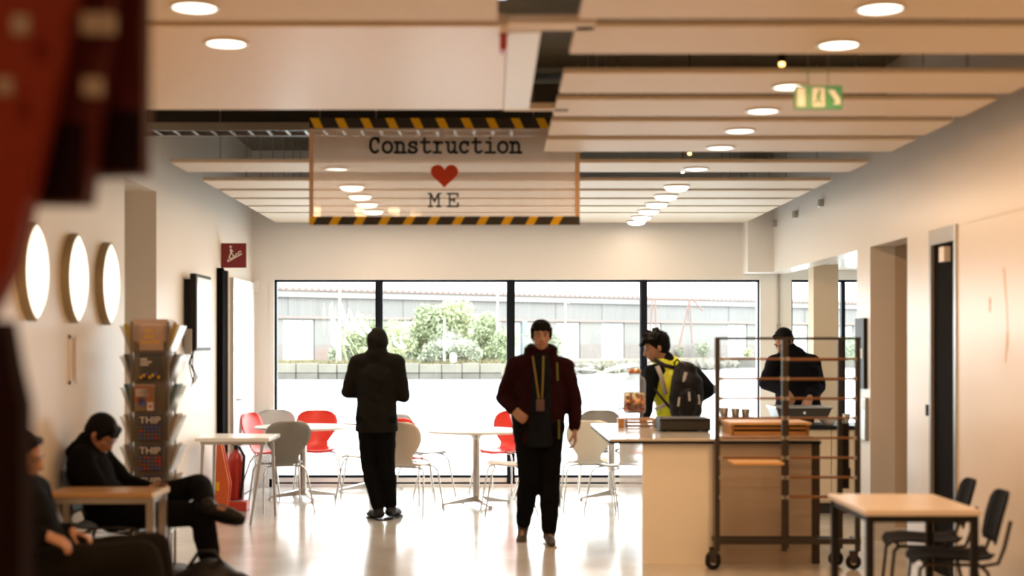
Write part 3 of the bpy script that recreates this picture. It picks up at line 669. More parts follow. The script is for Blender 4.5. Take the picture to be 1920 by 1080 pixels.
# pampas grass
pl = thing('pampas_grass', 'pampas grass with large drooping white plumes beside the tall mast', 'pampas grass', out(650, 683, 135.3)); o = out(650, 683, 135.3)
m_pl = mat('plume_white', (0.720, 0.704, 0.624), .8, noise=.08, nscale=5)
for (x0, y0, x1, y1, r) in ((622, 566, 636, 640, .30), (640, 570, 662, 622, .34), (654, 578, 684, 632, .34), (671, 584, 700, 628, .32), (628, 610, 628, 652, .2), (648, 628, 653, 648, .18), (736, 622, 752, 654, .2), (752, 630, 762, 652, .18)):
    a, c = out(x0, y0, 135.3), out(x1, y1, 135.3); n = 8; pts = []
    b = MB(o); rings = []
    A, C = Vector(a), Vector(c)
    prof = [(.05, 0), (.35, .15), (.75, .35), (1, .6), (.95, .8), (.6, .95), (.1, 1.0)]
    d = (C-A).normalized(); u = d.cross(Vector((0, 1, 0))).normalized(); w_ = d.cross(u); sg = 8
    for rr, q in prof:
        ctr = A.lerp(C, q)+u*(-.25*math.sin(q*PI)); rings.append([ctr+(u*math.cos(2*PI*j/sg)+w_*math.sin(2*PI*j/sg))*r*.75*rr*(1+.12*math.sin(j*5+q*9)) for j in range(sg)])
    b.add([v for rg in rings for v in rg], [(i*sg+j, i*sg+(j+1) % sg, (i+1)*sg+(j+1) % sg, (i+1)*sg+j) for i in range(len(prof)-1) for j in range(sg)], True)
    b.build('plume', m_pl, pl)
    gx = (x0+x1)/2+2; MB(o).tube([a, ((a[0]+o[0])/2-.3, 135.3, (a[2]+o[2])/2), (out(gx, 683, 135.3))], .03, 5).build('stem', m_l[1], pl)
# small white hut object on the spit, haze of smoke
o = out(850, 682, 135.5); t = thing('bollard', 'small white domed bollard on the edge of the spit', 'bollard', o)
MB(o).lathe([(.36, 0), (.36, .75), (.30, .98), (.15, 1.12), (0, 1.15)], o, seg=16).build('post', m_pole, t); MB(o).lathe([(.42, 0), (.42, .12), (.36, .12)], o, seg=16).build('base', m_stone2, t)
vm = bpy.data.materials.new('smoke'); vm.use_nodes = True; nt = vm.node_tree; nt.nodes.clear()
ou = nt.nodes.new('ShaderNodeOutputMaterial'); pv = nt.nodes.new('ShaderNodeVolumePrincipled'); pv.inputs['Color'].default_value = (.95, .95, .95, 1)
tc = nt.nodes.new('ShaderNodeTexCoord'); n = nt.nodes.new('ShaderNodeTexNoise'); n.inputs['Scale'].default_value = 1.1; n.inputs['Detail'].default_value = 3
mr = nt.nodes.new('ShaderNodeMapRange'); mr.inputs['From Min'].default_value = .45; mr.inputs['From Max'].default_value = .75; mr.inputs['To Max'].default_value = .55
nt.links.new(tc.outputs['Object'], n.inputs['Vector']); nt.links.new(n.outputs['Fac'], mr.inputs['Value']); nt.links.new(mr.outputs['Result'], pv.inputs['Density']); nt.links.new(pv.outputs[0], ou.inputs['Volume'])
o = out(842, 634, 134.2); bm = bmesh.new(); bmesh.ops.create_icosphere(bm, subdivisions=3, radius=1)
for v in bm.verts: v.co = Vector((v.co.x*1.6, v.co.y*.7, v.co.z*1.1))*(1+.2*math.sin(v.co.x*4+v.co.z*5))
me = bpy.data.meshes.new('smoke'); bm.to_mesh(me); bm.free(); me.materials.append(vm)
so = bpy.data.objects.new('smoke', me); COL.objects.link(so); so.location = o; tag(so, 'thin puff of white smoke drifting beside the short mast', 'smoke'); so['kind'] = 'stuff'

# ------------------------------------------------------------------ shell chairs
def shell_mesh():
    # side profile (y forward negative = front of seat), z ; width half
    prof = [(-.20, .435, .15), (-.19, .452, .175), (-.13, .455, .20), (-.05, .445, .205), (.05, .440, .19), (.12, .448, .145), (.165, .48, .115), (.19, .53, .115), (.205, .58, .15), (.22, .64, .195), (.235, .70, .22), (.25, .76, .222), (.262, .81, .205), (.272, .845, .165), (.277, .865, .10)]
    nx = 12; V = []
    for side in (0, 1):
        for (y, z, w_) in prof:
            for i in range(nx+1):
                u = -1+2*i/nx; curve = .035*u*u
                zz, yy = z, y
                if z < .47: zz = z+curve*.6
                else: yy = y-curve*(1.1 if z > .55 else .5)
                if side: zz -= .009 if z < .47 else .0; yy += .0 if z < .47 else .010
                V.append((u*w_, yy, zz))
    n = len(prof); m = nx+1; Fc = []
    for i in range(n-1):
        for j in range(nx):
            a = i*m+j; Fc.append((a, a+1, a+m+1, a+m)); a += n*m; Fc.append((a, a+m, a+m+1, a+1))
    for i in range(n-1):
        for j in (0, nx): a = i*m+j; c = a+n*m; Fc.append((a, a+m, c+m, c))
    for i in (0, n-1):
        for j in range(nx): a = i*m+j; c = a+n*m; Fc.append((a, a+1, c+1, c))
    return V, Fc
m_cred = mat('shell_red', (.72, .035, .02), .35); m_cwhite = mat('shell_white', (.74, .68, .58), .4); m_cgrey = mat('shell_grey', (.20, .20, .185), .45); m_cpale = mat('shell_pale_grey', (.42, .46, .46), .4)
sc = thing('shell_chair', '', 'chair', (0, 0, 0), 0, 'shell chairs around the cafe tables')
V, Fc = shell_mesh(); MB().add(V, Fc, True).build('shell', m_cwhite, sc)
for sxx in (-1, 1):
    MB().tube([(sxx*.14, -.15, .437), (sxx*.20, -.165, .425), (sxx*.225, -.19, .38), (sxx*.26, -.255, 0)], .0085).build('leg', m_chrome, sc)
    MB().tube([(sxx*.12, .06, .428), (sxx*.18, .09, .42), (sxx*.21, .12, .37), (sxx*.25, .24, 0)], .0085).build('leg', m_chrome, sc)
MB().tube([(-.14, -.15, .437), (.14, -.15, .437)], .0085).tube([(-.12, .06, .428), (.12, .06, .428)], .0085).build('cross_bar', m_chrome, sc)
chairs = [  # x, y, facing angle in degrees (0 = sitter faces the camera, 180 = the window), material, label
 (-2.02, 13.62, 205, m_cgrey, 'dark grey shell chair with its back to us beside the tall square table'),
 (-2.34, 14.95, 70, m_cred, 'red shell chair behind the grey one nearest the left wall'),
 (-2.36, 15.50, 12, m_cpale, 'pale grey shell chair rearmost in the left corner by the window'),
 (-1.90, 15.40, 8, m_cred, 'red shell chair behind the pedestal of the left round table'),
 (-1.32, 14.45, 270, m_cwhite, 'white shell chair right of the left round table, partly behind the hooded person'),
 (-.80, 13.45, 160, m_cwhite, 'cream shell chair with its broad back to us right of the hooded person'),
 (-.90, 14.22, 165, m_cred, 'red shell chair just behind the cream one right of the hooded person'),
 (-.74, 14.98, 120, m_cpale, 'pale grey shell chair behind the red one near the window'),
 (.16, 13.45, 275, m_cwhite, 'cream shell chair at the central round table left of the walking man'),
 (.10, 15.25, 330, m_cred, 'red shell chair behind the central round table'),
 (.92, 13.75, 180, m_cwhite, 'cream shell chair with back to us right of the walking man'),
 (.46, 14.85, 90, m_cred, 'red shell chair mostly hidden behind the walking man'),
 (1.18, 15.42, 0, m_cgrey, 'grey shell chair at the window, only its rounded top above the counter'),
 (1.22, 13.35, 215, m_cpale, 'pale grey shell chair tucked beside the end of the service counter')]
for i, (x, y, a, m, lb) in enumerate(chairs):
    if i == 0:
        pass
    c = dup(sc, (x, y, 0), math.radians(a), lb, swap={'shell': m})
for ch in list(sc.children): bpy.data.objects.remove(ch)
bpy.data.objects.remove(sc)

# round pedestal tables
m_top = mat('table_top_white', (.80, .80, .79), .25)
def round_table(x, y, r, lb):
    t = thing('round_table', lb, 'table', (x, y, 0), math.radians(12), 'round pedestal cafe tables')
    MB().lathe([(.02, .722), (r-.012, .722), (r, .730), (r, .742), (r-.006, .746), (0, .746)], seg=48).build('table_top', m_top, t)
    MB().lathe([(.035, .65), (.05, .68), (.12, .718), (.12, .722)], seg=24).build('top_mount', m_chrome, t)
    MB().lathe([(.036, .05), (.036, .66)], seg=20).build('pedestal', m_chrome, t)
    for k in range(4):
        a = k*PI/2+.2; d = Vector((math.cos(a), math.sin(a), 0)); e = Vector((-d.y, d.x, 0))
        P = [d*.02+Vector((0, 0, .10)), d*.02+Vector((0, 0, .04)), d*.36+Vector((0, 0, .018)), d*.36+Vector((0, 0, .035))]
        MB().add([p-e*.030 for p in P[:2]]+[p-e*.018 for p in P[2:]]+[p+e*.030 for p in P[:2]]+[p+e*.018 for p in P[2:]], [(0, 1, 2, 3), (7, 6, 5, 4), (0, 3, 7, 4), (1, 5, 6, 2), (3, 2, 6, 7), (0, 4, 5, 1)]).lathe([(.018, 0), (.018, .02)], tuple(d*.35), seg=10).build('foot', m_chrome, t)
round_table(-1.956, 14.66, .5, 'white round pedestal table at the left between grey and red chairs')
round_table(-.163, 14.02, .5, 'white round pedestal table in the middle between the two standing people')
round_table(1.22, 14.62, .45, 'white round pedestal table at the right half hidden by the service counter')
round_table(-1.32, 15.43, .30, 'smaller round pedestal table by the window behind the hooded person')

# tall square table at left
o = (-2.28, 12.85, 0)
t = thing('square_table', 'small white square table with splayed steel legs against the left wall', 'table', o)
MB(o).bevbox(-2.62, -1.965, 12.5, 13.15, .728, .762, .006).build('table_top', m_top, t)
for (x, y, dx, dy) in ((-2.56, 12.56, -.02, -.03), (-2.03, 12.56, -.10, -.06), (-2.56, 13.09, -.02, .03), (-2.03, 13.09, .02, .06)):
    MB(o).tube([(x, y, .73), (x+dx, y+dy, 0)], .016, 8, .012).build('leg', m_steel, t)
MB(o).box(-2.58, -2.0, 12.54, 12.57, .70, .73).box(-2.58, -2.0, 13.08, 13.11, .70, .73).build('apron', m_steel, t)
# extinguisher and orange sign
o = (-2.47, 13.35, 0); t = thing('wet_floor_sign', 'folded orange floor warning sign leaning against the left wall', 'sign', o)
def rot_profile(pts, y0, y1, m, name, par): MB(o).prism(pts, 'y', y0, y1).build(name, m, par)
m_or = mat('orange_plastic', (.70, .13, .025), .4)
sxp = lambda p, y=13.3: (p-924)*y/F
szp = lambda p, y=13.3: EYE-(p-649)*y/F
rot_profile([(sxp(401), 0.06), (sxp(420), .03), (sxp(427), .10), (sxp(430), .28), (sxp(421), .50), (sxp(414), .68), (sxp(403), .70)], 13.28, 13.31, m_or, 'front_board', t)
rot_profile([(sxp(402), 0.04), (sxp(421), .03), (sxp(428), .10), (sxp(431), .28), (sxp(422), .50), (sxp(415), .68), (sxp(404), .70)], 13.36, 13.39, m_or, 'rear_board', t)
MB(o).tube([(sxp(405), 13.33, .70), (sxp(413), 13.33, .71)], .016).build('hinge', mat('hinge_pale', (.75, .6, .55), .5), t)
MB(o).box(sxp(402), sxp(426), 13.26, 13.41, 0, .05).build('foot', m_or, t)
MB(o).box(sxp(406), sxp(412), 13.272, 13.279, .22, .30).build('sticker', m_yel, t)
o = (-2.46, 13.62, 0); t = thing('fire_extinguisher', 'red fire extinguisher with black hose on a red floor stand', 'fire extinguisher', o)
MB(o).lathe([(.0, .10), (.07, .10), (.078, .12), (.078, .46), (.06, .53), (.028, .56), (.028, .58)], (-2.46, 13.62, 0), seg=20).build('cylinder', mat('extinguisher_red', (.38, .02, .012), .3), t)
MB(o).tube([(-2.46, 13.62, .58), (-2.46, 13.62, .63)], .022).bevbox(-2.50, -2.40, 13.60, 13.64, .62, .65, .006).build('valve', m_black, t)
MB(o).tube([(-2.43, 13.60, .61), (-2.37, 13.56, .52), (-2.38, 13.55, .3), (-2.40, 13.54, .12)], .014).build('hose', m_black, t)
MB(o).lathe([(.018, -.004), (.018, .004)], (-2.455, 13.59, .64), 'y', 12).build('gauge', m_woodbright, t)
MB(o).bevbox(-2.56, -2.34, 13.52, 13.72, 0, .09, .01).box(-2.545, -2.535, 13.60, 13.64, .09, .55).build('stand', mat('stand_red', (.55, .06, .03), .4), t)

# ------------------------------------------------------------------ service counter
o = (1.7, 10.3, 0)
ct = thing('service_counter', 'long pale service counter with white top and dark edge line', 'counter', o)
m_cfront = mat('counter_front', (.84, .83, .78), .4); m_ctop = mat('counter_top', (.66, .64, .60), .12)
MB(o).box(1.08, 1.585, 10.26, 10.29, 0, .87).build('front_panel', m_cfront, ct)
MB(o).box(1.59, 2.30, 10.262, 10.29, 0, .87).build('front_panel', mat('counter_front_shaded', (.42, .35, .28), .45), ct)  # darker copy of the front colour, shade behind the rack painted in
for k in range(3): MB(o).box(1.08, 1.10, 10.295+k*.62, 10.29+(k+1)*.62, 0, .87).build('side_panel', mat('counter_side_gloss', (.78, .77, .75), .08), ct)
MB(o).box(1.10, 2.30, 12.14, 12.16, .02, .87).build('rear_panel', m_cfront, ct)
MB(o).box(2.30, 2.36, 10.26, 10.34, 0, .87).build('end_post', mat('dark_wood', (.035, .02, .012), .5), ct)
MB(o).box(1.12, 2.28, 10.32, 12.12, 0, .10).build('plinth', m_dark, ct)
MB(o).bevbox(.84, 1.62, 10.22, 12.2, .885, .905, .004, 1).bevbox(1.6, 2.36, 10.24, 12.2, .885, .904, .004, 1).build('counter_top', m_ctop, ct)
MB(o).box(.84, 2.36, 10.215, 12.2, .868, .885).build('edge_strip', m_blackframe, ct)
# back counter with drawers under the kitchen window
o = (3.0, 13.6, 0)
bc = thing('back_counter', 'cream kitchen base units with dark worktop beyond the rack', 'counter', o)
m_unit = mat('unit_cream', (.74, .63, .46), .4)
x = 2.42
while x < 4.6:
    MB(o).bevbox(x, x+.245, 13.3, 13.325, .12, .79, .004, 1).build('unit_door', m_unit, bc); x += .25
MB(o).box(2.42, 4.7, 13.325, 13.85, .10, .79).build('carcass', m_unit, bc); MB(o).box(2.44, 4.68, 13.37, 13.85, 0, .10).build('plinth', m_dark, bc)
MB(o).bevbox(2.38, 4.74, 13.27, 13.9, .79, .825, .004, 1).build('worktop', m_black, bc)

CT = .905
# wooden crate, drinks dispenser
DX, DY = 1.19, 11.75
o = (DX, DY, CT); t = thing('wooden_crate', 'low wooden slatted crate under the drinks dispenser', 'crate', o)
for k in range(3): MB(o).box(DX-.10, DX+.155, DY-.13+k*.12, DY-.12+k*.12+.05, CT+.055, CT+.068).build('slat', m_wood, t)
for k in range(2): MB(o).box(DX-.10, DX+.155, DY-.13, DY-.12, CT+.002+k*.028, CT+.024+k*.028).build('slat', mat('crate_wood', (.26, .16, .09), .6), t)
for s in (-.10, .145): MB(o).box(DX+s, DX+s+.012, DY-.12, DY+.16, CT, CT+.055).build('end_board', MATS['crate_wood'], t)
tag(MB((DX-.14, DY-.08, CT)).bevbox(DX-.165, DX-.115, DY-.12, DY-.02, CT, CT+.075, .004).build('napkin_box', m_wood), 'small orange wooden box left of the slatted crate', 'box')
o = (DX-.02, DY, CT+.068); cx, cy, cz = o
t = thing('drinks_dispenser', 'glass drinks dispenser half full of amber fruit drink with a copper lid', 'drinks dispenser', o)
MB(o).lathe([(0, .05), (.085, .05), (.093, .06), (.093, .30), (.085, .33), (.055, .35), (.05, .37), (.05, .385)], o, seg=28).build('jar', glassy('jar_glass', (.90, .90, .90), .6, .02, (.30, .31, .32)), t)
lm = bpy.data.materials.new('amber_drink'); lm.use_nodes = True; nt = lm.node_tree; b_ = nt.nodes['Principled BSDF']; b_.inputs['Roughness'].default_value = .1
tcn = nt.nodes.new('ShaderNodeTexCoord'); sp = nt.nodes.new('ShaderNodeSeparateXYZ'); mr = nt.nodes.new('ShaderNodeMapRange'); cr = nt.nodes.new('ShaderNodeValToRGB')
mr.inputs['From Min'].default_value = .06; mr.inputs['From Max'].default_value = .215
nt.links.new(tcn.outputs['Object'], sp.inputs[0]); nt.links.new(sp.outputs['Z'], mr.inputs['Value']); nt.links.new(mr.outputs['Result'], cr.inputs['Fac']); nt.links.new(cr.outputs['Color'], b_.inputs['Base Color'])
cr.color_ramp.elements[0].color = (.25, .02, .01, 1); cr.color_ramp.elements[1].color = (1, .72, .35, 1); e = cr.color_ramp.elements.new(.5); e.color = (.85, .25, .04, 1)
b_.inputs['Transmission Weight'].default_value = .75; b_.inputs['IOR'].default_value = 1.05
MB(o).lathe([(0, .062), (.088, .062), (.088, .215), (0, .215)], o, seg=28).build('drink', lm, t)
m_fr = [mat('fruit_orange', (.85, .30, .03), .4), mat('fruit_red', (.35, .02, .01), .4), mat('fruit_yellow', (.85, .55, .12), .4)]
r_ = random.Random(2)
for k in range(12):
    a = k*2.4; MB(o).lathe([(0, -.018), (.014, -.012), (.018, 0), (.014, .012), (0, .018)], (cx+.062*math.cos(a), cy-.05+.02*math.sin(a), cz+.082+.010*k), seg=10).build('fruit_piece', m_fr[1 if k < 5 else (0 if k < 9 else 2)], t)
MB(o).lathe([(.052, .372), (.056, .375), (.056, .40), (.03, .412), (0, .414)], o, seg=24).build('lid', mat('copper_lid', (.65, .32, .18), .35, .7), t)
MB(o).tube([(cx-.09, cy-.02, cz+.085), (cx-.13, cy-.03, cz+.085), (cx-.13, cy-.03, cz+.06)], .008).build('tap', m_black, t)
b = MB(o)
for k in range(4):
    a = k*PI/2+.5; b.tube([(cx+.08*math.cos(a), cy+.08*math.sin(a), cz), (cx+.08*math.cos(a), cy+.08*math.sin(a), cz+.055)], .005, 6)
b.tube([(cx+.08*math.cos(a), cy+.08*math.sin(a), cz+.05) for a in [2*PI*k/20 for k in range(21)]], .005, 6); b.build('stand', m_steel, t)
# black till box
o = (1.50, 11.2, CT); t = thing('cash_drawer', 'low black box on the counter in front of the man in the yellow vest', 'box', o)
MB(o).bevbox(1.295, 1.69, 11.02, 11.35, CT+.008, CT+.105, .006).build('casing', m_black, t); MB(o).box(1.30, 1.685, 11.0, 11.02, CT+.02, CT+.085).build('drawer', mat('black_satin', (.02, .02, .02), .3), t)
for s in (1.32, 1.66): MB(o).box(s, s+.02, 11.05, 11.32, CT, CT+.008).build('foot', m_black, t)
# containers, boards, tray
for i, (px, h, lb) in enumerate(((1358, .075, 'steel beaker behind the left rack post'), (1379, .07, 'second steel beaker in the row behind the rack'), (1398, .065, 'last steel beaker in the row behind the rack'))):
    y = 11.9; x = (px-924)*y/F; o = (x, y, CT+.075)
    tag(MB(o).lathe([(.030, 0), (.038, h), (.035, h), (.028, .006), (0, .006)], o, seg=18).build('beaker', mat('beaker_steel', (.28, .25, .22), .35, .8)), lb, 'beaker', 'steel beakers on the counter')
x0 = (1342-924)*11.9/F; o = (x0+.15, 11.9, CT)
t = thing('cutlery_tray', 'grey metal tray stand holding the row of beakers', 'tray', o)
MB(o).bevbox(x0+.03, x0+.33, 11.8, 12.0, CT+.045, CT+.075, .004).build('tray', mat('tray_grey', (.20, .19, .17), .4, .5), t); MB(o).box(x0+.04, x0+.32, 11.82, 11.98, CT, CT+.045).build('base', m_dark, t)
o = (2.02, 10.75, CT); t = thing('bread_crate', 'wooden board crate with a pale orange top on the counter behind the rack', 'crate', o)
bx0, bx1 = (1368-924)*10.6/F, (1520-924)*10.6/F
for k in range(3): MB(o).bevbox(bx0, bx1, 10.56+k*.15, 10.70+k*.15, CT+.078, CT+.098, .003, 1).build('top_board', m_woodbright, t)
MB(o).box(bx0+.02, bx1-.02, 10.60, 10.615, CT+.045, CT+.062).box(bx0+.02, bx1-.02, 10.60, 10.615, CT+.0, CT+.028).build('front_slat', m_wood, t)
for s in (bx0+.01, bx1-.03): MB(o).box(s, s+.02, 10.60, 11.0, CT, CT+.078).build('side_board', m_wood, t)
MB(o).box(bx0+.02, bx1-.02, 10.98, 11.0, CT, CT+.078).build('rear_board', mat('dark_board', (.12, .07, .03), .6), t)
o = (2.5, 13.5, .825); t = thing('griddle', 'wide black metal griddle pan in front of the person in black', 'griddle', o)
gx0, gx1 = (1452-924)*13.4/F, (1556-924)*13.4/F
MB(o).prism([(gx0+.03, .90), (gx1-.04, .90), (gx1, .985), (gx0, .985)], 'y', 13.32, 13.75).build('pan', mat('pan_dark', (.05, .045, .04), .35, .5), t)
MB(o).bevbox(gx0-.01, gx1+.01, 13.30, 13.77, .985, 1.0, .004, 1).build('rim', m_steel, t); MB(o).box((gx0+gx1)/2-.1, (gx0+gx1)/2+.1, 13.4, 13.7, .825, .90).build('stand', m_black, t)
MB(o).lathe([(.014, 0), (.014, .02)], ((gx0+gx1)/2, 13.295, .945), 'y', 12).build('knob', m_chrome, t)
for i, (x, y, r, h, m, lb) in enumerate(((3.18, 13.5, .09, .05, m_white, 'shallow white bowl on the worktop near the kitchen column'), (3.36, 13.55, .05, .10, m_steel, 'small steel jug on the worktop near the kitchen opening'))):
    o = (x, y, .825); tag(MB(o).lathe([(r*.5, 0), (r, h), (r*.94, h), (r*.45, .008), (0, .008)], o, seg=20).build('bowl' if i == 0 else 'jug', m), lb, 'bowl' if i == 0 else 'jug')

# ------------------------------------------------------------------ bakery rack trolley
o = (2.08, 9.85, 0)
rk = thing('rack_trolley', 'tall dark steel tray rack on castors with orange wooden runners', 'trolley', o)
Z0, Z1 = .215, 1.615
RXs = [1.575, 2.065, 2.57]
for x, y in ((1.575, 9.98), (2.045, 9.98), (2.56, 9.98), (2.09, 10.14), (2.475, 10.14), (1.60, 10.14)):
    if y < 10 or True: MB(o).box(x-.017, x+.017, y-.017, y+.017, .13, Z1 if x != 1.60 else Z0+.05).build('post', m_darksteel, rk)
MB(o).box(1.558, 2.58, 9.966, 9.994, Z1-.0, Z1+.018).build('top_rail', m_darksteel, rk)
MB(o).box(2.073, 2.49, 10.126, 10.154, Z1, Z1+.018).build('top_rail', m_darksteel, rk)
for x in (1.575, 2.56): MB(o).box(x-.014, x+.014, 9.99, 10.15, Z0-.03, Z0).build('base_rail', m_darksteel, rk)
MB(o).box(1.558, 2.58, 9.964, 9.996, Z0-.035, Z0+.005).build('base_rail', m_darksteel, rk)
MB(o).box(1.6, 2.49, 10.126, 10.154, Z0-.03, Z0).build('base_rail', m_darksteel, rk)
m_run = mat('runner_wood', (.19, .085, .03), .5)
for k in range(8):
    z = 1.48-k*.1385
    if k not in (6, 7): MB(o).bevbox(1.592, 2.03, 9.972, 9.99, z-.008, z+.008, .003, 1).build('runner', m_run, rk)
    MB(o).bevbox(2.062, 2.545, 9.972, 9.99, z-.008, z+.008, .003, 1).build('runner', m_run, rk)
    for x in (1.597, 2.03, 2.065, 2.535): MB(o).box(x-.012, x+.012, 9.955, 9.972, z-.013, z+.013).build('runner_clip', m_steel, rk)
for k in range(8):
    z = 1.48-k*.1385
    MB(o).bevbox(2.10, 2.46, 10.13, 10.148, z-.016, z-.004, .003, 1).build('runner', m_run, rk)
for x, y in ((1.575, 9.98), (2.56, 9.98), (1.60, 10.14), (2.475, 10.14)):
    c = MB(o).lathe([(.02, -.016), (.052, -.013), (.056, 0), (.052, .013), (.02, .016)], (x-.03, y, .056), 'y', 20).build('caster', m_black, rk)
    MB(o).lathe([(.0, -.02), (.022, -.019), (.022, .019), (0, .02)], (x-.03, y, .056), 'y', 16).build('hub', m_chrome, c)
    MB(o).box(x-.055, x+.0, y-.02, y+.02, .105, .135).box(x-.05, x-.01, y-.028, y-.021, .05, .12).box(x-.05, x-.01, y+.021, y+.028, .05, .12).build('fork', m_darksteel, c)
tag(MB((1.78, 9.9, .75)).bevbox(1.64, 1.99, 9.70, 9.965, 1.48-5*.1385-.03, 1.48-5*.1385-.012, .003, 1).build('wooden_board', m_woodbright), 'bright orange wooden board lying on the lower left runners of the rack', 'board')
tag(MB((2.63, 9.9, .75)).bevbox(2.50, 2.55, 10.17, 10.21, .55, 1.02, .004, 1).bevbox(2.47, 2.56, 10.165, 10.215, .64, .70, .004, 1).build('brush_handle', m_black), 'black brush hanging at the right end of the rack', 'brush')

# ------------------------------------------------------------------ square tables in the foreground
def frame_table(x0, x1, y0, y1, h, mt, ml, lb, lw=.02, th=.03):
    o = ((x0+x1)/2, (y0+y1)/2, 0)
    t = thing('square_table', lb, 'table', o)
    MB(o).bevbox(x0, x1, y0, y1, h-th, h, .005).build('table_top', mt, t)
    for x in (x0+.03, x1-.03):
        for y in (y0+.03, y1-.03): MB(o).box(x-lw, x+lw, y-lw, y+lw, 0, h-th).build('leg', ml, t)
    MB(o).box(x0+.03, x1-.03, y0+.02, y0+.04, h-th-.035, h-th).box(x0+.03, x1-.03, y1-.04, y1-.02, h-th-.035, h-th).box(x0+.02, x0+.04, y0+.03, y1-.03, h-th-.035, h-th).box(x1-.04, x1-.02, y0+.03, y1-.03, h-th-.035, h-th).build('apron', ml, t)
    return t, o
frame_table(1.88, 2.47, 7.18, 7.98, .742, mat('birch_top', (.68, .61, .53), .35), m_black, 'pale topped square table with black legs at the lower right', .018)
t, o = frame_table(-2.57, -1.94, 8.16, 8.52, .728, mat('wood_top_warm', (.42, .25, .11), .3), m_steel, 'wood topped table in front of the seated man on the left', .022)
MB(o).box(-1.955, -1.935, 8.155, 8.52, .70, .729).build('end_trim', m_white, t)

# black plastic chairs (stacking)
def stack_chair(name, lb, mseat, mleg, group):
    t = thing(name, lb, 'chair', (0, 0, 0), 0, group)
    # seat: sitter faces -x ; seat x -.2..+.2
    def sheet(prof, w0, w1, th, nrm):
        b = MB(); n = len(prof); nx = 8; vs = []
        for sd in (0, 1):
            for i, (x, z, wf, cv) in enumerate(prof):
                for j in range(nx+1):
                    u = -1+2*j/nx; c = cv*u*u
                    vs.append((x-(c if nrm == 'x' else 0)+(th*sd if nrm == 'x' else 0), u*wf, z+(c if nrm == 'z' else 0)-(th*sd if nrm == 'z' else 0)))
        m = nx+1; fs = []
        for i in range(n-1):
            for j in range(nx): a = i*m+j; fs += [(a, a+1, a+m+1, a+m), (a+n*m, a+n*m+m, a+n*m+m+1, a+n*m+1)]
            for j in (0, nx): a = i*m+j; fs.append((a, a+m, a+m+n*m, a+n*m))
        for i in (0, n-1):
            for j in range(nx): a = i*m+j; fs.append((a, a+1, a+1+n*m, a+n*m))
        return b.add(vs, fs, True)
    sheet([(-.21, .425, .17, .01), (-.19, .445, .20, .015), (-.1, .45, .21, .02), (.08, .44, .21, .02), (.17, .45, .20, .02), (.20, .47, .17, .02)], 0, 0, .012, 'z').build('seat', mseat, t)
    sheet([(.215, .53, .16, .02), (.225, .56, .19, .03), (.25, .66, .205, .035), (.275, .75, .20, .035), (.285, .785, .17, .03), (.287, .80, .12, .02)], 0, 0, .012, 'x').build('backrest', mseat, t)
    for s in (-1, 1):
        MB().tube([(-.15, s*.17, .425), (-.18, s*.185, .40), (-.22, s*.20, 0)], .0105).build('leg', mleg, t)
        MB().tube([(.12, s*.17, .425), (.16, s*.185, .39), (.24, s*.20, 0)], .0105).build('leg', mleg, t)
        MB().tube([(.12, s*.185, .42), (.21, s*.20, .44), (.24, s*.20, .52), (.275, s*.185, .66)], .0105).build('back_support', mleg, t)
    MB().tube([(-.15, -.17, .425), (-.15, .17, .425), (.12, .17, .425), (.12, -.17, .425), (-.15, -.17, .425)], .0105).build('seat_frame', mleg, t)
    return t
kc = stack_chair('plastic_chair', 'black plastic chair with curved back nearest the right wall at the pale table', m_chairblack, m_darksteel, 'black chairs at the right table')
kc.location = (2.45, 7.62, 0); kc.rotation_euler = (0, 0, math.radians(-9))
dup(kc, (2.50, 8.28, 0), math.radians(-9), 'black plastic chair further back, seen beyond the pale table', 'black chairs at the right table')
m_gslat = mat('chair_dark_grey', (.035, .034, .033), .6)
dup(kc, (-2.385, 8.90, 0), math.radians(180), 'dark chair the man with crossed legs sits on', 'dark chairs along the left wall', {'seat': m_gslat, 'backrest': m_gslat})
dup(kc, (-2.38, 7.85, 0), math.radians(178), 'dark chair along the left wall nearer than the wood topped table', 'dark chairs along the left wall', {'seat': m_gslat, 'backrest': m_gslat})
m_mar = mat('chair_maroon', (.045, .005, .004), .5)
dup(kc, (-2.18, 6.84, 0), math.radians(180), 'maroon chair under the person at the lower left edge', 'dark chairs along the left wall', {'seat': m_mar, 'backrest': m_mar})

# ------------------------------------------------------------------ leaflet stand
LXc, LYc = -2.35, 9.85
o = (LXc, LYc, 0); t = thing('leaflet_stand', 'tall four sided leaflet stand with tilted clear pockets', 'leaflet stand', o, math.radians(2))
m_acr = glassy('acrylic', (.94, .92, .88), .9, .1, (.5, .46, .40)); m_sframe = mat('stand_frame', (.22, .20, .18), .4, .4)
for sx_ in (-1, 1):
    for sy_ in (-1, 1): MB().tube([(sx_*.125, sy_*.125, .04), (sx_*.125, sy_*.125, 1.74)], .009, 8).build('upright', m_sframe, t)
MB().box(-.12, .12, -.12, .12, 1.60, 1.755).build('header_box', mat('header_card', (.62, .48, .40), .5), t)
MB().lathe([(.26, 0), (.26, .025), (.24, .04), (0, .04)], seg=28).build('base', m_black, t)
MB().box(-.11, .11, -.11, .11, .05, 1.6).build('core', mat('stand_core', (.16, .14, .13), .5), t)
cols = [(.80, .60, .52), (.035, .045, .07), (.55, .42, .33), (.045, .05, .13), (.045, .05, .13), (.05, .055, .14), (.2, .2, .22)]
sidec = [(.55, .38, .02), (.05, .04, .045), (.02, .12, .14), (.35, .27, .18), (.32, .28, .24), (.3, .26, .22), (.2, .2, .2)]
m_yt = mat('print_yellow', (.85, .50, .02), .5); m_wt = mat('print_white', (.75, .70, .68), .5); m_rt = mat('print_red', (.6, .04, .04), .5); m_bt = mat('print_blue', (.08, .12, .40), .5); m_br = mat('print_brown', (.30, .12, .05), .5)
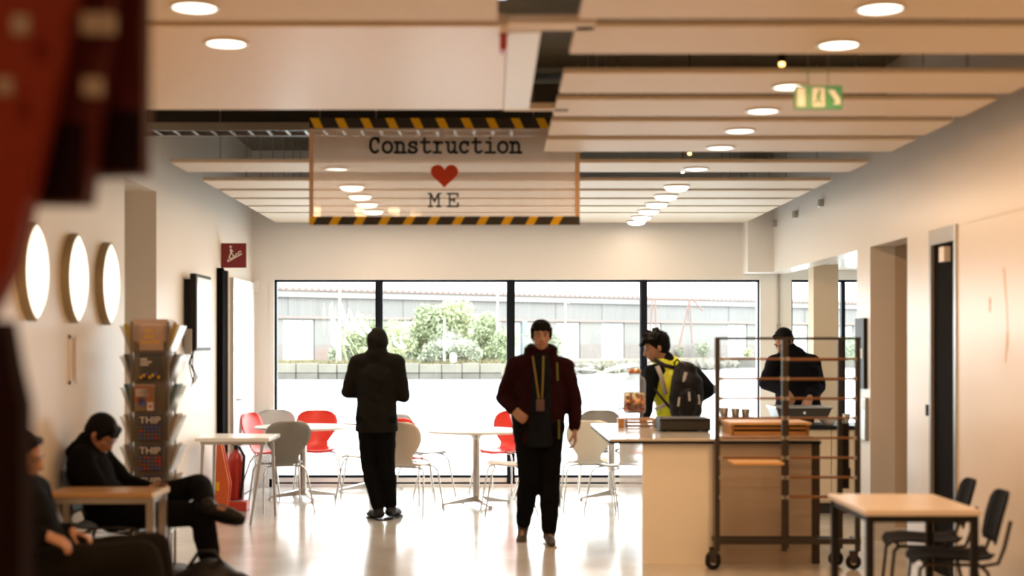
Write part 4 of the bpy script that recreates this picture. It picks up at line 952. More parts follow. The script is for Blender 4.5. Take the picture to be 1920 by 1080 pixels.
for row in range(7):
    zt = 1.73-row*.207; zb = zt-.20
    for side in range(4):
        a = side*PI/2; tilt = .012 if side in (0, 2) else .055
        # local: pocket faces -y, rotated by a
        R = Matrix.Rotation(a, 4, 'Z')
        def PT(x, y, z): return tuple(R @ Vector((x, y, z)))
        yb_, yt_ = -.135, -.135-tilt
        b = MB(); b.add([PT(-.115, yb_, zb), PT(.115, yb_, zb), PT(.115, yt_-.02, zt-.02), PT(-.115, yt_-.02, zt-.02), PT(-.115, yb_+.006, zb), PT(.115, yb_+.006, zb), PT(.115, yt_-.014, zt-.02), PT(-.115, yt_-.014, zt-.02)], [(0, 1, 2, 3), (7, 6, 5, 4), (0, 4, 5, 1), (3, 2, 6, 7), (0, 3, 7, 4), (1, 5, 6, 2)])
        b.add([PT(-.115, yb_, zb), PT(-.115, yt_-.02, zt-.02), PT(-.115, -.125, zt-.02), PT(-.115, -.125, zb)], [(0, 1, 2, 3)]).add([PT(.115, yb_, zb), PT(.115, yt_-.02, zt-.02), PT(.115, -.125, zt-.02), PT(.115, -.125, zb)], [(0, 1, 2, 3)])
        b.build('pocket', m_acr, t)
        c = cols[row] if side == 0 else sidec[row]; off = -.012
        ys, ye = yb_+.008, yt_+.004
        w_ = .080 if side == 0 else .10; xo = .012 if side == 0 else 0
        if row == 2 and side == 0: xo = -.035; w_ = .07
        def PZ(x, q, d=0): return PT(x, ys+(ye-ys)*q-d, zb+.012+(zt-zb-.02)*q)
        tk = .006 if side in (0, 2) else .03
        lf = MB(); lf.add([PZ(xo-w_, 0, -.0), PZ(xo+w_, 0), PZ(xo+w_, 1), PZ(xo-w_, 1), PZ(xo-w_, 0, -tk), PZ(xo+w_, 0, -tk), PZ(xo+w_, 1, -tk), PZ(xo-w_, 1, -tk)], [(0, 1, 2, 3), (7, 6, 5, 4), (0, 4, 5, 1), (3, 2, 6, 7), (0, 3, 7, 4), (1, 5, 6, 2)])
        L = lf.build('leaflet', mat('leaflet_%d_%d' % (row, side == 0), c, .5, noise=.25, nscale=30), t)
        if side == 0:
            def rect(x0, x1, q0, q1, m, nm='print'): MB().add([PZ(x0, q0, .030), PZ(x1, q0, .030), PZ(x1, q1, .030), PZ(x0, q1, .030), PZ(x0, q0, .028), PZ(x1, q0, .028), PZ(x1, q1, .028), PZ(x0, q1, .028)], [(0, 1, 2, 3), (7, 6, 5, 4)]).build(nm, m, L)
            if row == 0:
                for s_, zz, tx in ((.040, 1.695, 'WE'), (.040, 1.655, 'ARE'), (.036, 1.615, 'CAREERS')): text_mesh(tx, s_, (.005, -.185, zz-.02), (PI/2, 0, 0), m_yt, 'lettering', L, .0015)
            elif row == 1:
                rect(-.055, -.01, .78, .84, m_wt); rect(-.055, .02, .68, .73, m_wt); rect(-.055, .0, .58, .63, m_wt)
                for k in range(7): rect(-.06+k*.02, -.046+k*.02, .08+.07*(k % 3), .18+.07*(k % 3), [m_yt, m_yt, m_bt][k % 3])
            elif row == 2:
                rect(-.10, .03, .3, .95, m_br); rect(-.085, .0, .55, .85, m_wt); rect(-.07, -.02, .2, .5, m_bt); rect(-.01, .03, .02, .34, m_wt); rect(0, .022, .1, .24, m_rt)
            else:
                text_mesh('THIP', .068, (.012, -.183, zt-.045), (PI/2, 0, 0), m_wt, 'lettering', L, .0015)
                r_ = random.Random(row)
                for q in range(4):
                    for k in range(6): rect(-.06+k*.025, -.045+k*.025, .08+q*.14, .16+q*.14, [m_br, m_bt, m_rt, m_bt, MATS['stand_core']][r_.randrange(5)])

# ------------------------------------------------------------------ people
V3 = lambda *a: Vector(a)
class Body:
    """tapered round limbs and ellipsoids fused into one continuous surface"""
    def __init__(self): self.bm = bmesh.new()
    def _ring(self, prof, ctr_fn, seg=20):
        rings = []
        for p in prof: rings.append([self.bm.verts.new(v) for v in ctr_fn(p, seg)])
        for a, b in zip(rings, rings[1:]):
            for k in range(seg): self.bm.faces.new((a[k], a[(k+1) % seg], b[(k+1) % seg], b[k]))
        self.bm.faces.new(rings[0][::-1]); self.bm.faces.new(rings[-1])
    def cap(self, p0, p1, r0, r1, side=None, k=1.0):
        """capsule; side = direction of the full radius, k = flattening across it"""
        p0, p1 = Vector(p0), Vector(p1); d = (p1-p0); L = d.length or 1e-5; d = d/L
        if side is None: side = Vector((0, 0, 1)) if abs(d.z) < .9 else Vector((1, 0, 0))
        u = (Vector(side)-d*Vector(side).dot(d)).normalized(); w_ = d.cross(u)
        prof = []
        for i in range(1, 6): a = PI/2*i/5; prof.append((-r0*math.cos(a)*min(1, k+.3), r0*math.sin(a)))
        for i in range(0, 5): a = PI/2*i/5; prof.append((L+r1*math.sin(a)*min(1, k+.3), r1*math.cos(a)))
        self._ring(prof, lambda p, s: [p0+d*p[0]+(u*math.cos(2*PI*j/s)+w_*math.sin(2*PI*j/s)*k)*p[1] for j in range(s)])
        return self
    def path(self, pts, rs, side=None, k=1.0):
        for i in range(len(pts)-1): self.cap(pts[i], pts[i+1], rs[i], rs[i+1], side, k)
        return self
    def ell(self, c, rad, R=None):
        c = Vector(c); R = R or Matrix.Identity(3); prof = [PI*i/12 for i in range(1, 12)]
        self._ring(prof, lambda a, s: [c+R @ Vector((rad[0]*math.sin(a)*math.cos(2*PI*j/s), rad[1]*math.sin(a)*math.sin(2*PI*j/s), rad[2]*math.cos(a))) for j in range(s)])
        return self
    def mesh(self, name, vox, m, origin, smooth=4, zmin=None, zmax=None, wrinkle=0):
        me = bpy.data.meshes.new('tmp'); bmesh.ops.recalc_face_normals(self.bm, faces=self.bm.faces[:]); self.bm.to_mesh(me); self.bm.free()
        o = bpy.data.objects.new('tmp', me); COL.objects.link(o)
        r = o.modifiers.new('r', 'REMESH'); r.mode = 'VOXEL'; r.voxel_size = vox; r.use_smooth_shade = True
        s = o.modifiers.new('s', 'SMOOTH'); s.iterations = smooth; s.factor = .5
        bpy.context.view_layer.update()
        out_ = bpy.data.meshes.new_from_object(o.evaluated_get(bpy.context.evaluated_depsgraph_get())); bpy.data.objects.remove(o)
        out_.name = name; origin = Vector(origin)
        n = len(out_.vertices); co = np.empty(n*3, 'f'); out_.vertices.foreach_get('co', co); co = co.reshape(-1, 3)
        if wrinkle:
            no = np.empty(n*3, 'f'); out_.vertex_normals.foreach_get('vector', no); no = no.reshape(-1, 3)
            x_, y_, z_ = co.T; w_ = wrinkle*(np.sin(z_*38+np.sin(x_*23)*2+y_*9)+.6*np.sin(z_*71+x_*31)); co = co+no*w_[:, None]
        if zmin is not None: z_ = co[:, 2]; co[:, 2] = np.where(z_ < zmin, zmin+(z_-zmin)*.08, z_)
        co = co-np.array(origin, 'f'); out_.vertices.foreach_set('co', co.astype('f').ravel())
        out_.polygons.foreach_set('use_smooth', [True]*len(out_.polygons)); out_.update()
        out_.materials.clear(); out_.materials.append(m); return out_
m_skin = mat('skin', (.30, .15, .09), .55); m_skin2 = mat('skin_pale', (.34, .18, .11), .55)
m_hair = mat('black_hair', (.0035, .003, .003), .7, spec=.12); m_eye = mat('eye', (.03, .02, .02), .2); m_eyew = mat('eye_white', (.25, .22, .20), .5, spec=.2); m_lip = mat('lips', (.30, .12, .09), .5)

def hand(b, W_, d, n, t, curl=.6, s=1.0, spread=1.0):
    """W_ wrist, d along the hand, n palm side, t thumb side"""
    d = Vector(d).normalized(); n = (Vector(n)-d*Vector(n).dot(d)).normalized(); t0 = d.cross(n); t = t0 if t0.dot(Vector(t)) > 0 else -t0
    W_ = Vector(W_); K = W_+d*.085*s
    for q in (-.027, -.009, .009, .027): b.cap(W_+d*.012*s+t*q*.7*s, K+t*q*s, .014*s, .0125*s)
    for q, L in ((.030, .070), (.010, .080), (-.010, .074), (-.030, .058)):
        p = K+t*q*s*spread; a = 0; dd = d
        for j, fr_ in enumerate((.45, .32, .23)):
            a += curl*(.6 if j == 0 else .8); dv = d*math.cos(a)+n*math.sin(a)
            e = p+dv*L*s*fr_; b.cap(p, e, (.0098-.001*j)*s, (.0088-.001*j)*s); p = e
    p = W_+d*.022*s+t*.028*s; dv = (d*.62+t*.65+n*.45).normalized(); e = p+dv*.042*s; b.cap(p, e, .014*s, .011*s)
    dv = (d*.82+t*.2+n*(.3+.3*curl)).normalized(); e2 = e+dv*.032*s; b.cap(e, e2, .0105*s, .0095*s); e3 = e2+(dv+n*.25*curl).normalized()*.024*s; b.cap(e2, e3, .0095*s, .008*s)
def frame_of(f, up=V3(0, 0, 1)):
    f = Vector(f).normalized(); r = f.cross(up).normalized(); u = r.cross(f).normalized(); return f, r, u   # forward, right, up
def head(b, H, f, up=V3(0, 0, 1), s=1.0):
    """H = centre of the skull; f = gaze"""
    f, r, u = frame_of(f, up); H = Vector(H); R = Matrix((r, f, u)).transposed()
    b.ell(H+u*.022*s-f*.008*s, (.076*s, .096*s, .094*s), R)
    b.ell(H-u*.035*s+f*.028*s, (.060*s, .066*s, .080*s), R)
    b.ell(H-u*.088*s+f*.052*s, (.030*s, .030*s, .024*s), R)         # chin
    b.cap(H+u*.008*s+f*.090*s, H-u*.030*s+f*.106*s, .010*s, .014*s)   # nose
    b.cap(H-u*.034*s+f*.096*s+r*.010*s, H-u*.034*s+f*.096*s-r*.010*s, .009*s, .009*s)
    b.cap(H+u*.022*s+f*.084*s-r*.040*s, H+u*.022*s+f*.084*s+r*.040*s, .010*s, .010*s)  # brow
    b.cap(H-u*.062*s+f*.086*s-r*.018*s, H-u*.062*s+f*.086*s+r*.018*s, .009*s, .009*s)
    for q in (-1, 1):
        b.ell(H+r*q*.078*s-u*.010*s-f*.006*s, (.008*s, .018*s, .030*s), R); b.ell(H-u*.02*s+f*.062*s+r*q*.036*s, (.022*s, .02*s, .02*s), R)
def face_bits(t, H, f, up, s, o):
    f, r, u = frame_of(f, up); H = Vector(H)
    for q in (-1, 1):
        c = H+u*.004*s+f*.083*s+r*q*.032*s
        MB(o).lathe([(0, -.011*s), (.009*s, -.006*s), (.0115*s, 0), (.009*s, .006*s), (0, .011*s)], c, seg=10).build('eye', m_eyew, t)
        MB(o).lathe([(0, -.005*s), (.005*s, 0), (0, .005*s)], c+f*.0095*s, seg=8).build('iris', m_eye, t)
        MB(o).tube([c+u*.019*s-r*.014*s+f*.010*s, c+u*.022*s+f*.013*s, c+u*.018*s+r*.014*s+f*.008*s], .0032*s, 6).build('eyebrow', m_hair, t)
    MB(o).tube([H-u*.061*s+f*.094*s-r*.020*s, H-u*.062*s+f*.101*s, H-u*.061*s+f*.094*s+r*.020*s], .0048*s, 6).build('mouth', m_lip, t)
def shoe(b, A, f, s=1.0, up=V3(0, 0, 1), lift=0):
    """A ankle, f toe direction, up = instep direction"""
    f = Vector(f).normalized(); up = (Vector(up)-f*Vector(up).dot(f)).normalized(); A = Vector(A)
    b.cap(A-up*.035*s-f*.035*s, A-up*.045*s+f*.13*s, .040*s, .036*s, f.cross(up), .9); b.cap(A-up*.05*s+f*.10*s, A-up*.056*s+f*.175*s, .040*s, .030*s, f.cross(up), .72)
    b.cap(A, A-up*.03*s, .045*s, .046*s)
def sole(A, f, up, s, o, m, par, name='sole'):
    f = Vector(f).normalized(); up = (Vector(up)-f*Vector(up).dot(f)).normalized(); r = f.cross(up); A = Vector(A)
    out_ = [(-.085, .028), (-.06, .040), (.02, .036), (.10, .045), (.17, .040), (.205, .022), (.212, 0), (.205, -.022), (.17, -.040), (.10, -.042), (.02, -.034), (-.06, -.040), (-.085, -.028), (-.092, 0)]
    n = len(out_); a_ = [A-up*.078*s+f*x*s+r*y*s for x, y in out_]; c_ = [p-up*.022*s for p in a_]
    MB(o).add(a_+c_, [tuple(range(n)), tuple(range(n, 2*n))[::-1]]+[(i, (i+1) % n, (i+1) % n+n, i+n) for i in range(n)]).build(name, m, par)

def person(label, o, f, J, m_top_, m_trou, m_shoe_, skin=None, gaze=None, up=V3(0, 0, 1), s=1.0, hem=None, hood=False, hairstyle='short', hands=None, top_infl=.028, leg_infl=.014, toes=None, feet_up=None, m_sole=None, group=None, collar=True, lat=None, top_extra=None, face=True, hairm=None, torso_w=1.0, hands_in_top=False, hand_s=1.0):
    """J: joints in world coordinates: pelvis, chest, neck, head, sl, sr, el, er, wl, wr, hl, hr, kl, kr, al, ar"""
    skin = skin or m_skin; hairm = hairm or m_hair
    t = thing('person', label, 'person', o)
    f, r, u = frame_of(f); lat = Vector(lat).normalized() if lat else r
    g, gr, gu = frame_of(gaze or f, up)
    J = {k: Vector(v) for k, v in J.items()}
    tw = torso_w
    def torso(b, e):
        b.cap(J['pelvis'], J['pelvis'].lerp(J['chest'], .5), (.155+e)*s*tw, (.150+e)*s*tw, lat, .68)
        b.cap(J['pelvis'].lerp(J['chest'], .5), J['chest'], (.150+e)*s*tw, (.172+e)*s*tw, lat, .66)
        b.cap(J['chest'], J['chest'].lerp(J['neck'], .62), (.172+e)*s*tw, (.115+e)*s*tw, lat, .62)
        mid = J['chest'].lerp(J['neck'], .72)
        for k in ('sl', 'sr'): b.cap(mid, J[k], (.066+e*.7)*s, (.058+e*.8)*s)
    def arm(b, k, e, w0=.034, full=True):
        S_, E_, W_ = J['s'+k], J['e'+k], J['w'+k]
        b.cap(S_, E_, (.054+e)*s, (.043+e*.9)*s); b.cap(E_, W_ if full else E_.lerp(W_, .86), (.043+e*.9)*s, (w0-.006+e*.6)*s if full else (w0+e*.6)*s)
    def leg(b, k, e, full=True):
        H_, K_, A_ = J['h'+k], J['k'+k], J['a'+k]
        b.cap(H_, K_, (.088+e)*s, (.060+e)*s); b.cap(K_, K_.lerp(A_, .35), (.060+e)*s, (.062+e)*s); b.cap(K_.lerp(A_, .35), A_ if full else K_.lerp(A_, .94), (.062+e)*s, (.040+e)*s)
    B = Body(); torso(B, 0)
    for k in 'lr':
        arm(B, k, 0); leg(B, k, 0)
        ft = toes[k] if toes else f; fu = feet_up[k] if feet_up else V3(0, 0, 1); shoe(B, J['a'+k], ft, s*.85, fu)
        hd = hands[k] if hands and k in hands else None
        if hd: hand(B, J['w'+k], hd[0], hd[1], hd[2], hd[3] if len(hd) > 3 else .6, s*hand_s)
        else:
            d_ = (J['w'+k]-J['e'+k]).normalized(); hand(B, J['w'+k], d_, f if abs(d_.dot(f)) < .9 else -u, r, .55, s)
    B.cap(J['neck']-Vector((0, 0, .02)), J['head']-gu*.05*s-g*.01*s, .060*s, .055*s)
    head(B, J['head'], g, gu, s)
    child(t, 'body', B.mesh('body', .0068, skin, o, 2))
    if face: face_bits(t, J['head'], g, gu, s, o)
    # trousers
    B = Body(); B.cap(J['hl'], J['hr'], (.10+leg_infl)*s, (.10+leg_infl)*s); B.cap(J['pelvis'], (J['hl']+J['hr'])/2, (.150+leg_infl)*s, (.145+leg_infl)*s, lat, .70)
    for k in 'lr': leg(B, k, leg_infl, False)
    child(t, 'trousers', B.mesh('trousers', .012, m_trou, o, 4, wrinkle=.0018))
    # jacket
    B = Body(); torso(B, top_infl)
    if hem is not None:
        pz = J['pelvis']; B.cap(pz, Vector((pz.x, pz.y, hem)), (.158+top_infl)*s*tw, (.165+top_infl)*s*tw, lat, .72)
    for k in 'lr': arm(B, k, top_infl*.85, .036, False)
    if collar: B.cap(J['neck']-Vector((0, 0, .03)), J['neck']+Vector((0, 0, .035)), .088*s, .076*s)
    if hood:
        H_ = J['head']; B.ell(H_+gu*.015-g*.012, (.100*s, .118*s, .128*s), Matrix((gr, g, gu)).transposed()); B.cap(J['neck'], H_-gu*.06-g*.02, .105*s, .092*s)
    if top_extra: top_extra(B, J)
    child(t, 'jacket', B.mesh('jacket', .012, m_top_, o, 4, zmin=hem, wrinkle=.0022))
    # hair
    if not hood:
        H_ = J['head']; R = Matrix((gr, g, gu)).transposed(); B = Body()
        B.ell(H_+gu*.040*s-g*.022*s, (.088*s, .100*s, .092*s), R); B.ell(H_+gu*.012*s-g*.040*s, (.084*s, .076*s, .092*s), R)
        B.cap(H_+gu*.085*s+g*.050*s-gr*.040*s, H_+gu*.085*s+g*.050*s+gr*.040*s, .024*s, .024*s)
        for q in (-1, 1): B.cap(H_+gu*.04*s+g*.01*s+gr*q*.074*s, H_-gu*.01*s+g*.012*s+gr*q*.078*s, .016*s, .007*s)
        if hairstyle == 'fringe':
            for q in (-.05, -.03, -.01, .01, .03, .05): B.cap(H_+gu*.085*s+g*.055*s+gr*q*s, H_+gu*(.040+.006*math.sin(q*150))*s+g*(.086-2.5*q*q)*s+gr*q*1.1*s, .022*s, .007*s)
            for q in (-1, 1): B.cap(H_+gu*.05*s+g*.03*s+gr*q*.070*s, H_-gu*.015*s+g*.035*s+gr*q*.076*s, .020*s, .010*s)
        if hairstyle == 'tousled':
            rr = random.Random(4)
            for q in range(26):
                a = rr.uniform(0, 2*PI); e = rr.uniform(.1, 1.3); dv = gr*math.cos(a)*math.cos(e)+g*math.sin(a)*math.cos(e)+gu*math.sin(e)
                c = H_+gu*.045*s-g*.015*s; B.cap(c+dv*.075*s, c+dv*.108*s+g*.01*s, .024*s, .012*s)
            for q in (-.04, -.01, .02): B.cap(H_+gu*.08*s+g*.075*s+gr*q*s, H_+gu*.052*s+g*.115*s+gr*q*s, .024*s, .012*s)
        child(t, 'hair', B.mesh('hair', .0075, hairm, o, 2))
    for k in 'lr':
        ft = toes[k] if toes else f; fu = feet_up[k] if feet_up else V3(0, 0, 1)
        B = Body(); shoe(B, J['a'+k], ft, s*1.1, fu); sh = child(t, 'shoe', B.mesh('shoe', .009, m_shoe_, o, 3))
        sole(J['a'+k], ft, fu, s*1.1, o, m_sole or m_black, sh)
    return t, g, gr, gu

def PX(px, py, y): return V3((px-924)*y/F, y, EYE-(py-649)*y/F)

# hooded person with back to us
m_hoodie = mat('hoodie_dark', (.010, .0095, .008), .95, spec=.1); m_trou = mat('trousers_black', (.004, .004, .0045), .95, spec=.08)
y = 12.9; o = (-1.05, y, 0)
J = dict(pelvis=(-1.055, y, .97), chest=(-1.05, y, 1.27), neck=(-1.05, y+.01, 1.50), head=(-1.048, y+.035, 1.60), sl=(-1.225, y, 1.42), sr=(-.875, y, 1.42),
         el=(-1.315, y+.03, 1.16), er=(-.815, y+.02, 1.12), wl=(-1.17, y+.24, 1.14), wr=(-.93, y+.24, 1.12), hl=(-1.135, y, .90), hr=(-.975, y, .90), kl=(-1.125, y+.03, .50), kr=(-.965, y+.02, .50), al=(-1.035, y-.03, .095), ar=(-.925, y+.03, .105))
person('person in a dark hooded jacket seen from behind looking out of the window', o, (0, 1, 0), J, m_hoodie, m_trou, m_black, hood=True, hem=.80, collar=False, toes={'l': (-.45, .8, 0), 'r': (.3, .9, 0)}, face=True, top_infl=.030, leg_infl=.016,
       hands={'l': ((.7, .7, .0), (1, -.3, 0), (0, 0, 1), .8), 'r': ((-.7, .7, 0), (-1, -.3, 0), (0, 0, 1), .8)})

# walking man towards us (his right is image left)
m_mj = mat('jacket_maroon', (.016, .0025, .004), .9, spec=.1); m_collar = mat('jacket_black_lining', (.004, .004, .005), .9, spec=.1)
y = 11.35; o = (.36, y, 0)
J = dict(pelvis=(.36, y, .98), chest=(.375, y, 1.28), neck=(.38, y, 1.50), head=(.385, y-.03, 1.655), sl=(.185, y, 1.415), sr=(.575, y, 1.40),
         el=(.085, y+.06, 1.16), er=(.655, y+.02, 1.12), wl=(.165, y-.06, 1.06), wr=(.650, y-.05, .905), hl=(.27, y, .92), hr=(.46, y, .92), kl=(.285, y-.04, .50), kr=(.455, y-.03, .50), al=(.245, y+.13, .135), ar=(.445, y-.10, .095))
def coat(B, J):
    B.cap(J['sl'], J['sr'], .075, .075); B.cap(J['chest'], J['pelvis'], .205, .215, (1, 0, 0), .62)
    B.cap(V3(.29, y-.055, 1.44), V3(.275, y-.03, 1.545), .035, .028); B.cap(V3(.47, y-.055, 1.44), V3(.49, y-.03, 1.545), .035, .028)
t, g, gr, gu = person('walking man in an open dark maroon jacket with a yellow lanyard', o, (0, -1, 0), J, m_mj, m_trou, mat('shoe_brown', (.05, .035, .028), .6), gaze=(.02, -1, -.04), hem=.80, hairstyle='fringe', top_extra=coat,
    toes={'l': (-.1, -.75, -.62), 'r': (.08, -1, 0)}, feet_up={'l': (0, -.62, .75), 'r': (0, 0, 1)}, m_sole=mat('sole_cream', (.50, .42, .33), .6), leg_infl=.022, skin=m_skin2,
    hands={'l': ((.55, -.55, -.45), (.7, .3, -.5), (0, 0, 1), .9), 'r': ((.05, -.15, -1), (-1, 0, 0), (0, -1, 0), .7)}, hand_s=1.08)
B = Body(); B.cap(V3(.37, y-.105, .80), V3(.385, y-.085, 1.36), .10, .082, (1, 0, 0), .75); B.cap(V3(.385, y-.07, 1.36), V3(.385, y-.04, 1.475), .085, .07, (1, 0, 0), .8)
child(t, 'tee_shirt', B.mesh('tee_shirt', .01, mat('shirt_grey_print', (.006, .0075, .010), .9, spec=.1, noise=.7, nscale=14), o, 4, zmin=.775))
B = Body(); B.path([V3(.285, y-.03, 1.53), V3(.30, y+.05, 1.56), V3(.385, y+.075, 1.565), V3(.47, y+.05, 1.56), V3(.485, y-.03, 1.53)], [.03]*5)
child(t, 'collar', B.mesh('collar', .01, m_collar, o, 3))
for (a, c) in ((V3(.315, y-.105, 1.49), V3(.36, y-.20, 1.16)), (V3(.40, y-.10, 1.49), V3(.385, y-.20, 1.16))):
    MB(o).tube([a, a.lerp(c, .5)+V3(0, -.045, 0), c], .0085, 6).build('lanyard', mat('lanyard_yellow', (.14, .10, .004), .7), t)
MB(o).bevbox(.34, .405, y-.215, y-.205, 1.06, 1.155, .003, 1).build('badge', mat('badge_dark', (.08, .04, .04), .4), t)
MB(o).tube([V3(.505, y-.155, 1.44), V3(.51, y-.175, 1.30)], .009, 6).build('lining_strip', mat('lining_lime', (.09, .10, .005), .7), t)
MB(o).tube([V3(.52, y-.165, .99), V3(.52, y-.17, .84)], .009, 6).build('lining_strip', MATS['lining_lime'], t)

# man in the yellow vest, seen side on, leaning
m_vest = mat('vest_yellow', (.62, .66, .01), .6, emis=None); m_refl = mat('vest_silver', (.36, .34, .30), .4)
y = 12.62; s_ = 1.12; o = (1.52, y, 0)
J = dict(pelvis=PX(1273, 778, y), chest=PX(1262, 728, y), neck=PX(1248, 683, y), head=PX(1231, 651, y-.02), sl=PX(1224, 700, y-.10), sr=PX(1300, 702, y+.10),
         el=PX(1214, 742, y-.16), er=PX(1329, 730, y+.12), wl=PX(1211, 781, y-.10), wr=PX(1303, 752, y+.30), hl=PX(1262, 792, y-.05), hr=PX(1285, 792, y+.08), kl=(1.62, y-.02, .50), kr=(1.74, y+.10, .50), al=(1.62, y-.08, .10), ar=(1.76, y+.10, .10))
t, g, gr, gu = person('man in a bright yellow safety vest and black backpack leaning at the counter', o, (-.62, .78, 0), J, mat('sweater_black', (.006, .007, .009), .95, spec=.1), m_trou, m_black, gaze=(-.96, -.05, -.30), s=s_, hem=.88, hairstyle='tousled', top_infl=.02, skin=m_skin2,
    hands={'l': ((-.5, -.1, -.8), (1, 0, 0), (0, -1, 0), .6), 'r': ((-.7, .1, -.5), (0, -1, 0), (0, 0, 1), .6)}, lat=(.83, .55, 0))
def band(name, m, e, z0, z1, voxel=.011):
    B = Body(); lt = V3(.83, .55, 0).normalized(); P, C_, N_ = Vector(J['pelvis']), Vector(J['chest']), Vector(J['neck'])
    B.cap(P-V3(0, 0, .08), P.lerp(C_, .5), (.165+e)*s_, (.160+e)*s_, lt, .70); B.cap(P.lerp(C_, .5), C_, (.160+e)*s_, (.180+e)*s_, lt, .68); B.cap(C_, C_.lerp(N_, .72), (.180+e)*s_, (.125+e)*s_, lt, .62)
    return B
child(t, 'safety_vest', band('v', 0, .028, 0, 0).mesh('safety_vest', .011, m_vest, o, 3, zmin=.93, wrinkle=.002))
def strip(pts, w_, name, m, par=None, th=.006):
    b = MB(o); vs = []
    for i, p in enumerate(pts):
        p = Vector(p); q = Vector(pts[min(i+1, len(pts)-1)])-Vector(pts[max(i-1, 0)]); q.normalize(); sd = q.cross(V3(0, -1, 0)).normalized(); vs += [p+sd*w_/2, p-sd*w_/2, p+sd*w_/2+V3(0, th, 0), p-sd*w_/2+V3(0, th, 0)]
    fs = []
    for i in range(len(pts)-1): k = i*4; fs += [(k, k+1, k+5, k+4), (k+2, k+6, k+7, k+3), (k, k+4, k+6, k+2), (k+1, k+3, k+7, k+5)]
    fs += [(0, 2, 3, 1), (len(vs)-4, len(vs)-3, len(vs)-1, len(vs)-2)]
    b.add(vs, fs, True).build(name, m, par or t)
def pv(px, py, dy): return PX(px, py, y+dy)
strip([pv(1232, 686, -.20), pv(1240, 705, -.235), pv(1248, 740, -.23)], .04, 'reflective_band', m_refl)
strip([pv(1228, 768, -.18), pv(1240, 762, -.225), pv(1254, 756, -.23)], .035, 'reflective_band', m_refl)
strip([pv(1226, 674, -.16), pv(1246, 685, -.225), pv(1272, 692, -.25)], .038, 'backpack_strap', m_black)
strip([pv(1226, 728, -.20), pv(1244, 750, -.24), pv(1262, 772, -.24)], .022, 'backpack_strap', m_black)
# backpack on his back
B = Body(); m_bp = mat('backpack_black', (.005, .005, .006), .55, spec=.2)
B.path([PX(1285, 700, y-.30), PX(1288, 725, y-.33), PX(1286, 765, y-.33)], [.11, .145, .145], (1, 0, 0), .85)
bpk = thing('backpack', 'black backpack with pale glossy buckles worn over the yellow vest', 'backpack', tuple(PX(1288, 730, y-.1))); ob = tuple(PX(1288, 730, y-.1))
child(bpk, 'pack', B.mesh('pack', .011, m_bp, ob, 4, wrinkle=.003))
B = Body(); B.path([PX(1290, 742, y-.42), PX(1289, 768, y-.42)], [.075, .08]); child(bpk, 'front_pocket', B.mesh('front_pocket', .01, m_bp, ob, 3, wrinkle=.002))
for (pa, pb, rr, dy) in (((1286, 698), (1282, 716), .015, -.43), ((1292, 735), (1293, 752), .010, -.50), ((1274, 745), (1272, 762), .011, -.45), ((1309, 740), (1311, 758), .013, -.42)):
    MB(ob).tube([PX(*pa, y+dy), PX(*pb, y+dy)], rr, 6).build('buckle', mat('buckle_grey', (.45, .45, .44), .3), bpk)
MB(ob).tube([PX(1268, 692, y-.25), PX(1264, 680, y-.25), PX(1270, 674, y-.25), PX(1278, 682, y-.25), PX(1278, 690, y-.25)], .009, 6).build('grab_handle', m_bp, bpk)

# person in black with lowered head behind the back counter
y = 14.35; o = (2.99, y, 0)
m_blk = mat('tee_black', (.004, .0045, .007), .95, spec=.1)
J = dict(pelvis=(3.08, y, 1.0), chest=(3.06, y, 1.27), neck=(2.99, y, 1.50), head=(2.935, y+.0, 1.615), sl=(2.84, y-.02, 1.40), sr=(3.22, y, 1.40),
         el=(2.76, y+.02, 1.20), er=(3.30, y+.05, 1.16), wl=(2.92, y-.22, 1.12), wr=(3.14, y-.26, 1.06), hl=(2.97, y, .93), hr=(3.14, y, .93), kl=(2.97, y, .51), kr=(3.14, y, .51), al=(2.97, y, .10), ar=(3.14, y, .10))
person('person in black with lowered head standing behind the bakery rack', o, (-.3, -1, 0), J, m_blk, m_trou, m_black, gaze=(-.62, -.6, -.55), hem=.86, top_infl=.034, s=1.06, torso_w=1.12, hands={'l': ((.2, -.6, -.6), (0, 0, -1), (1, 0, 0), .7), 'r': ((-.3, -.6, -.5), (0, 0, -1), (-1, 0, 0), .7)}, toes={'l': (0, -1, 0), 'r': (0, -1, 0)})

# seated man with crossed legs, far left
y = 8.88; o = (-2.3, y, 0)
m_navy = mat('coat_black', (.004, .004, .0045), .95, spec=.08)
J = dict(pelvis=(-2.40, y, .555), chest=(-2.51, y, .78), neck=(-2.53, y, .935), head=(-2.445, y-.01, 1.02), sl=(-2.52, y+.18, .89), sr=(-2.52, y-.18, .88),
         el=(-2.36, y+.25, .69), er=(-2.38, y-.26, .68), wl=(-2.15, y+.10, .66), wr=(-2.15, y-.10, .65), hl=(-2.35, y+.10, .535), hr=(-2.35, y-.10, .535), kl=(-1.86, y+.13, .69), kr=(-1.80, y-.08, .53), al=(-1.75, y-.16, .60), ar=(-1.73, y-.06, .10))
def hood_down(B, J):
    B.path([V3(-2.59, y-.08, .92), V3(-2.62, y, .91), V3(-2.59, y+.08, .92)], [.05]*3); B.cap(V3(-2.58, y, .91), V3(-2.50, y, .935), .08, .078)
person('seated man in black looking down with one leg crossed over the other', o, (1, 0, 0), J, m_navy, m_trou, m_black, gaze=(.72, -.12, -.62), up=V3(.4, 0, 1), hairstyle='fringe', top_extra=hood_down, hem=.50, skin=m_skin,
    toes={'l': (.93, -.10, -.20), 'r': (.95, -.1, -.1)}, feet_up={'l': (.25, -.75, .5), 'r': (0, 0, 1)}, hands={'l': ((.9, -.2, .1), (0, -1, -.2), (0, 0, 1), .8), 'r': ((.9, .2, .1), (0, 1, -.2), (0, 0, 1), .8)})

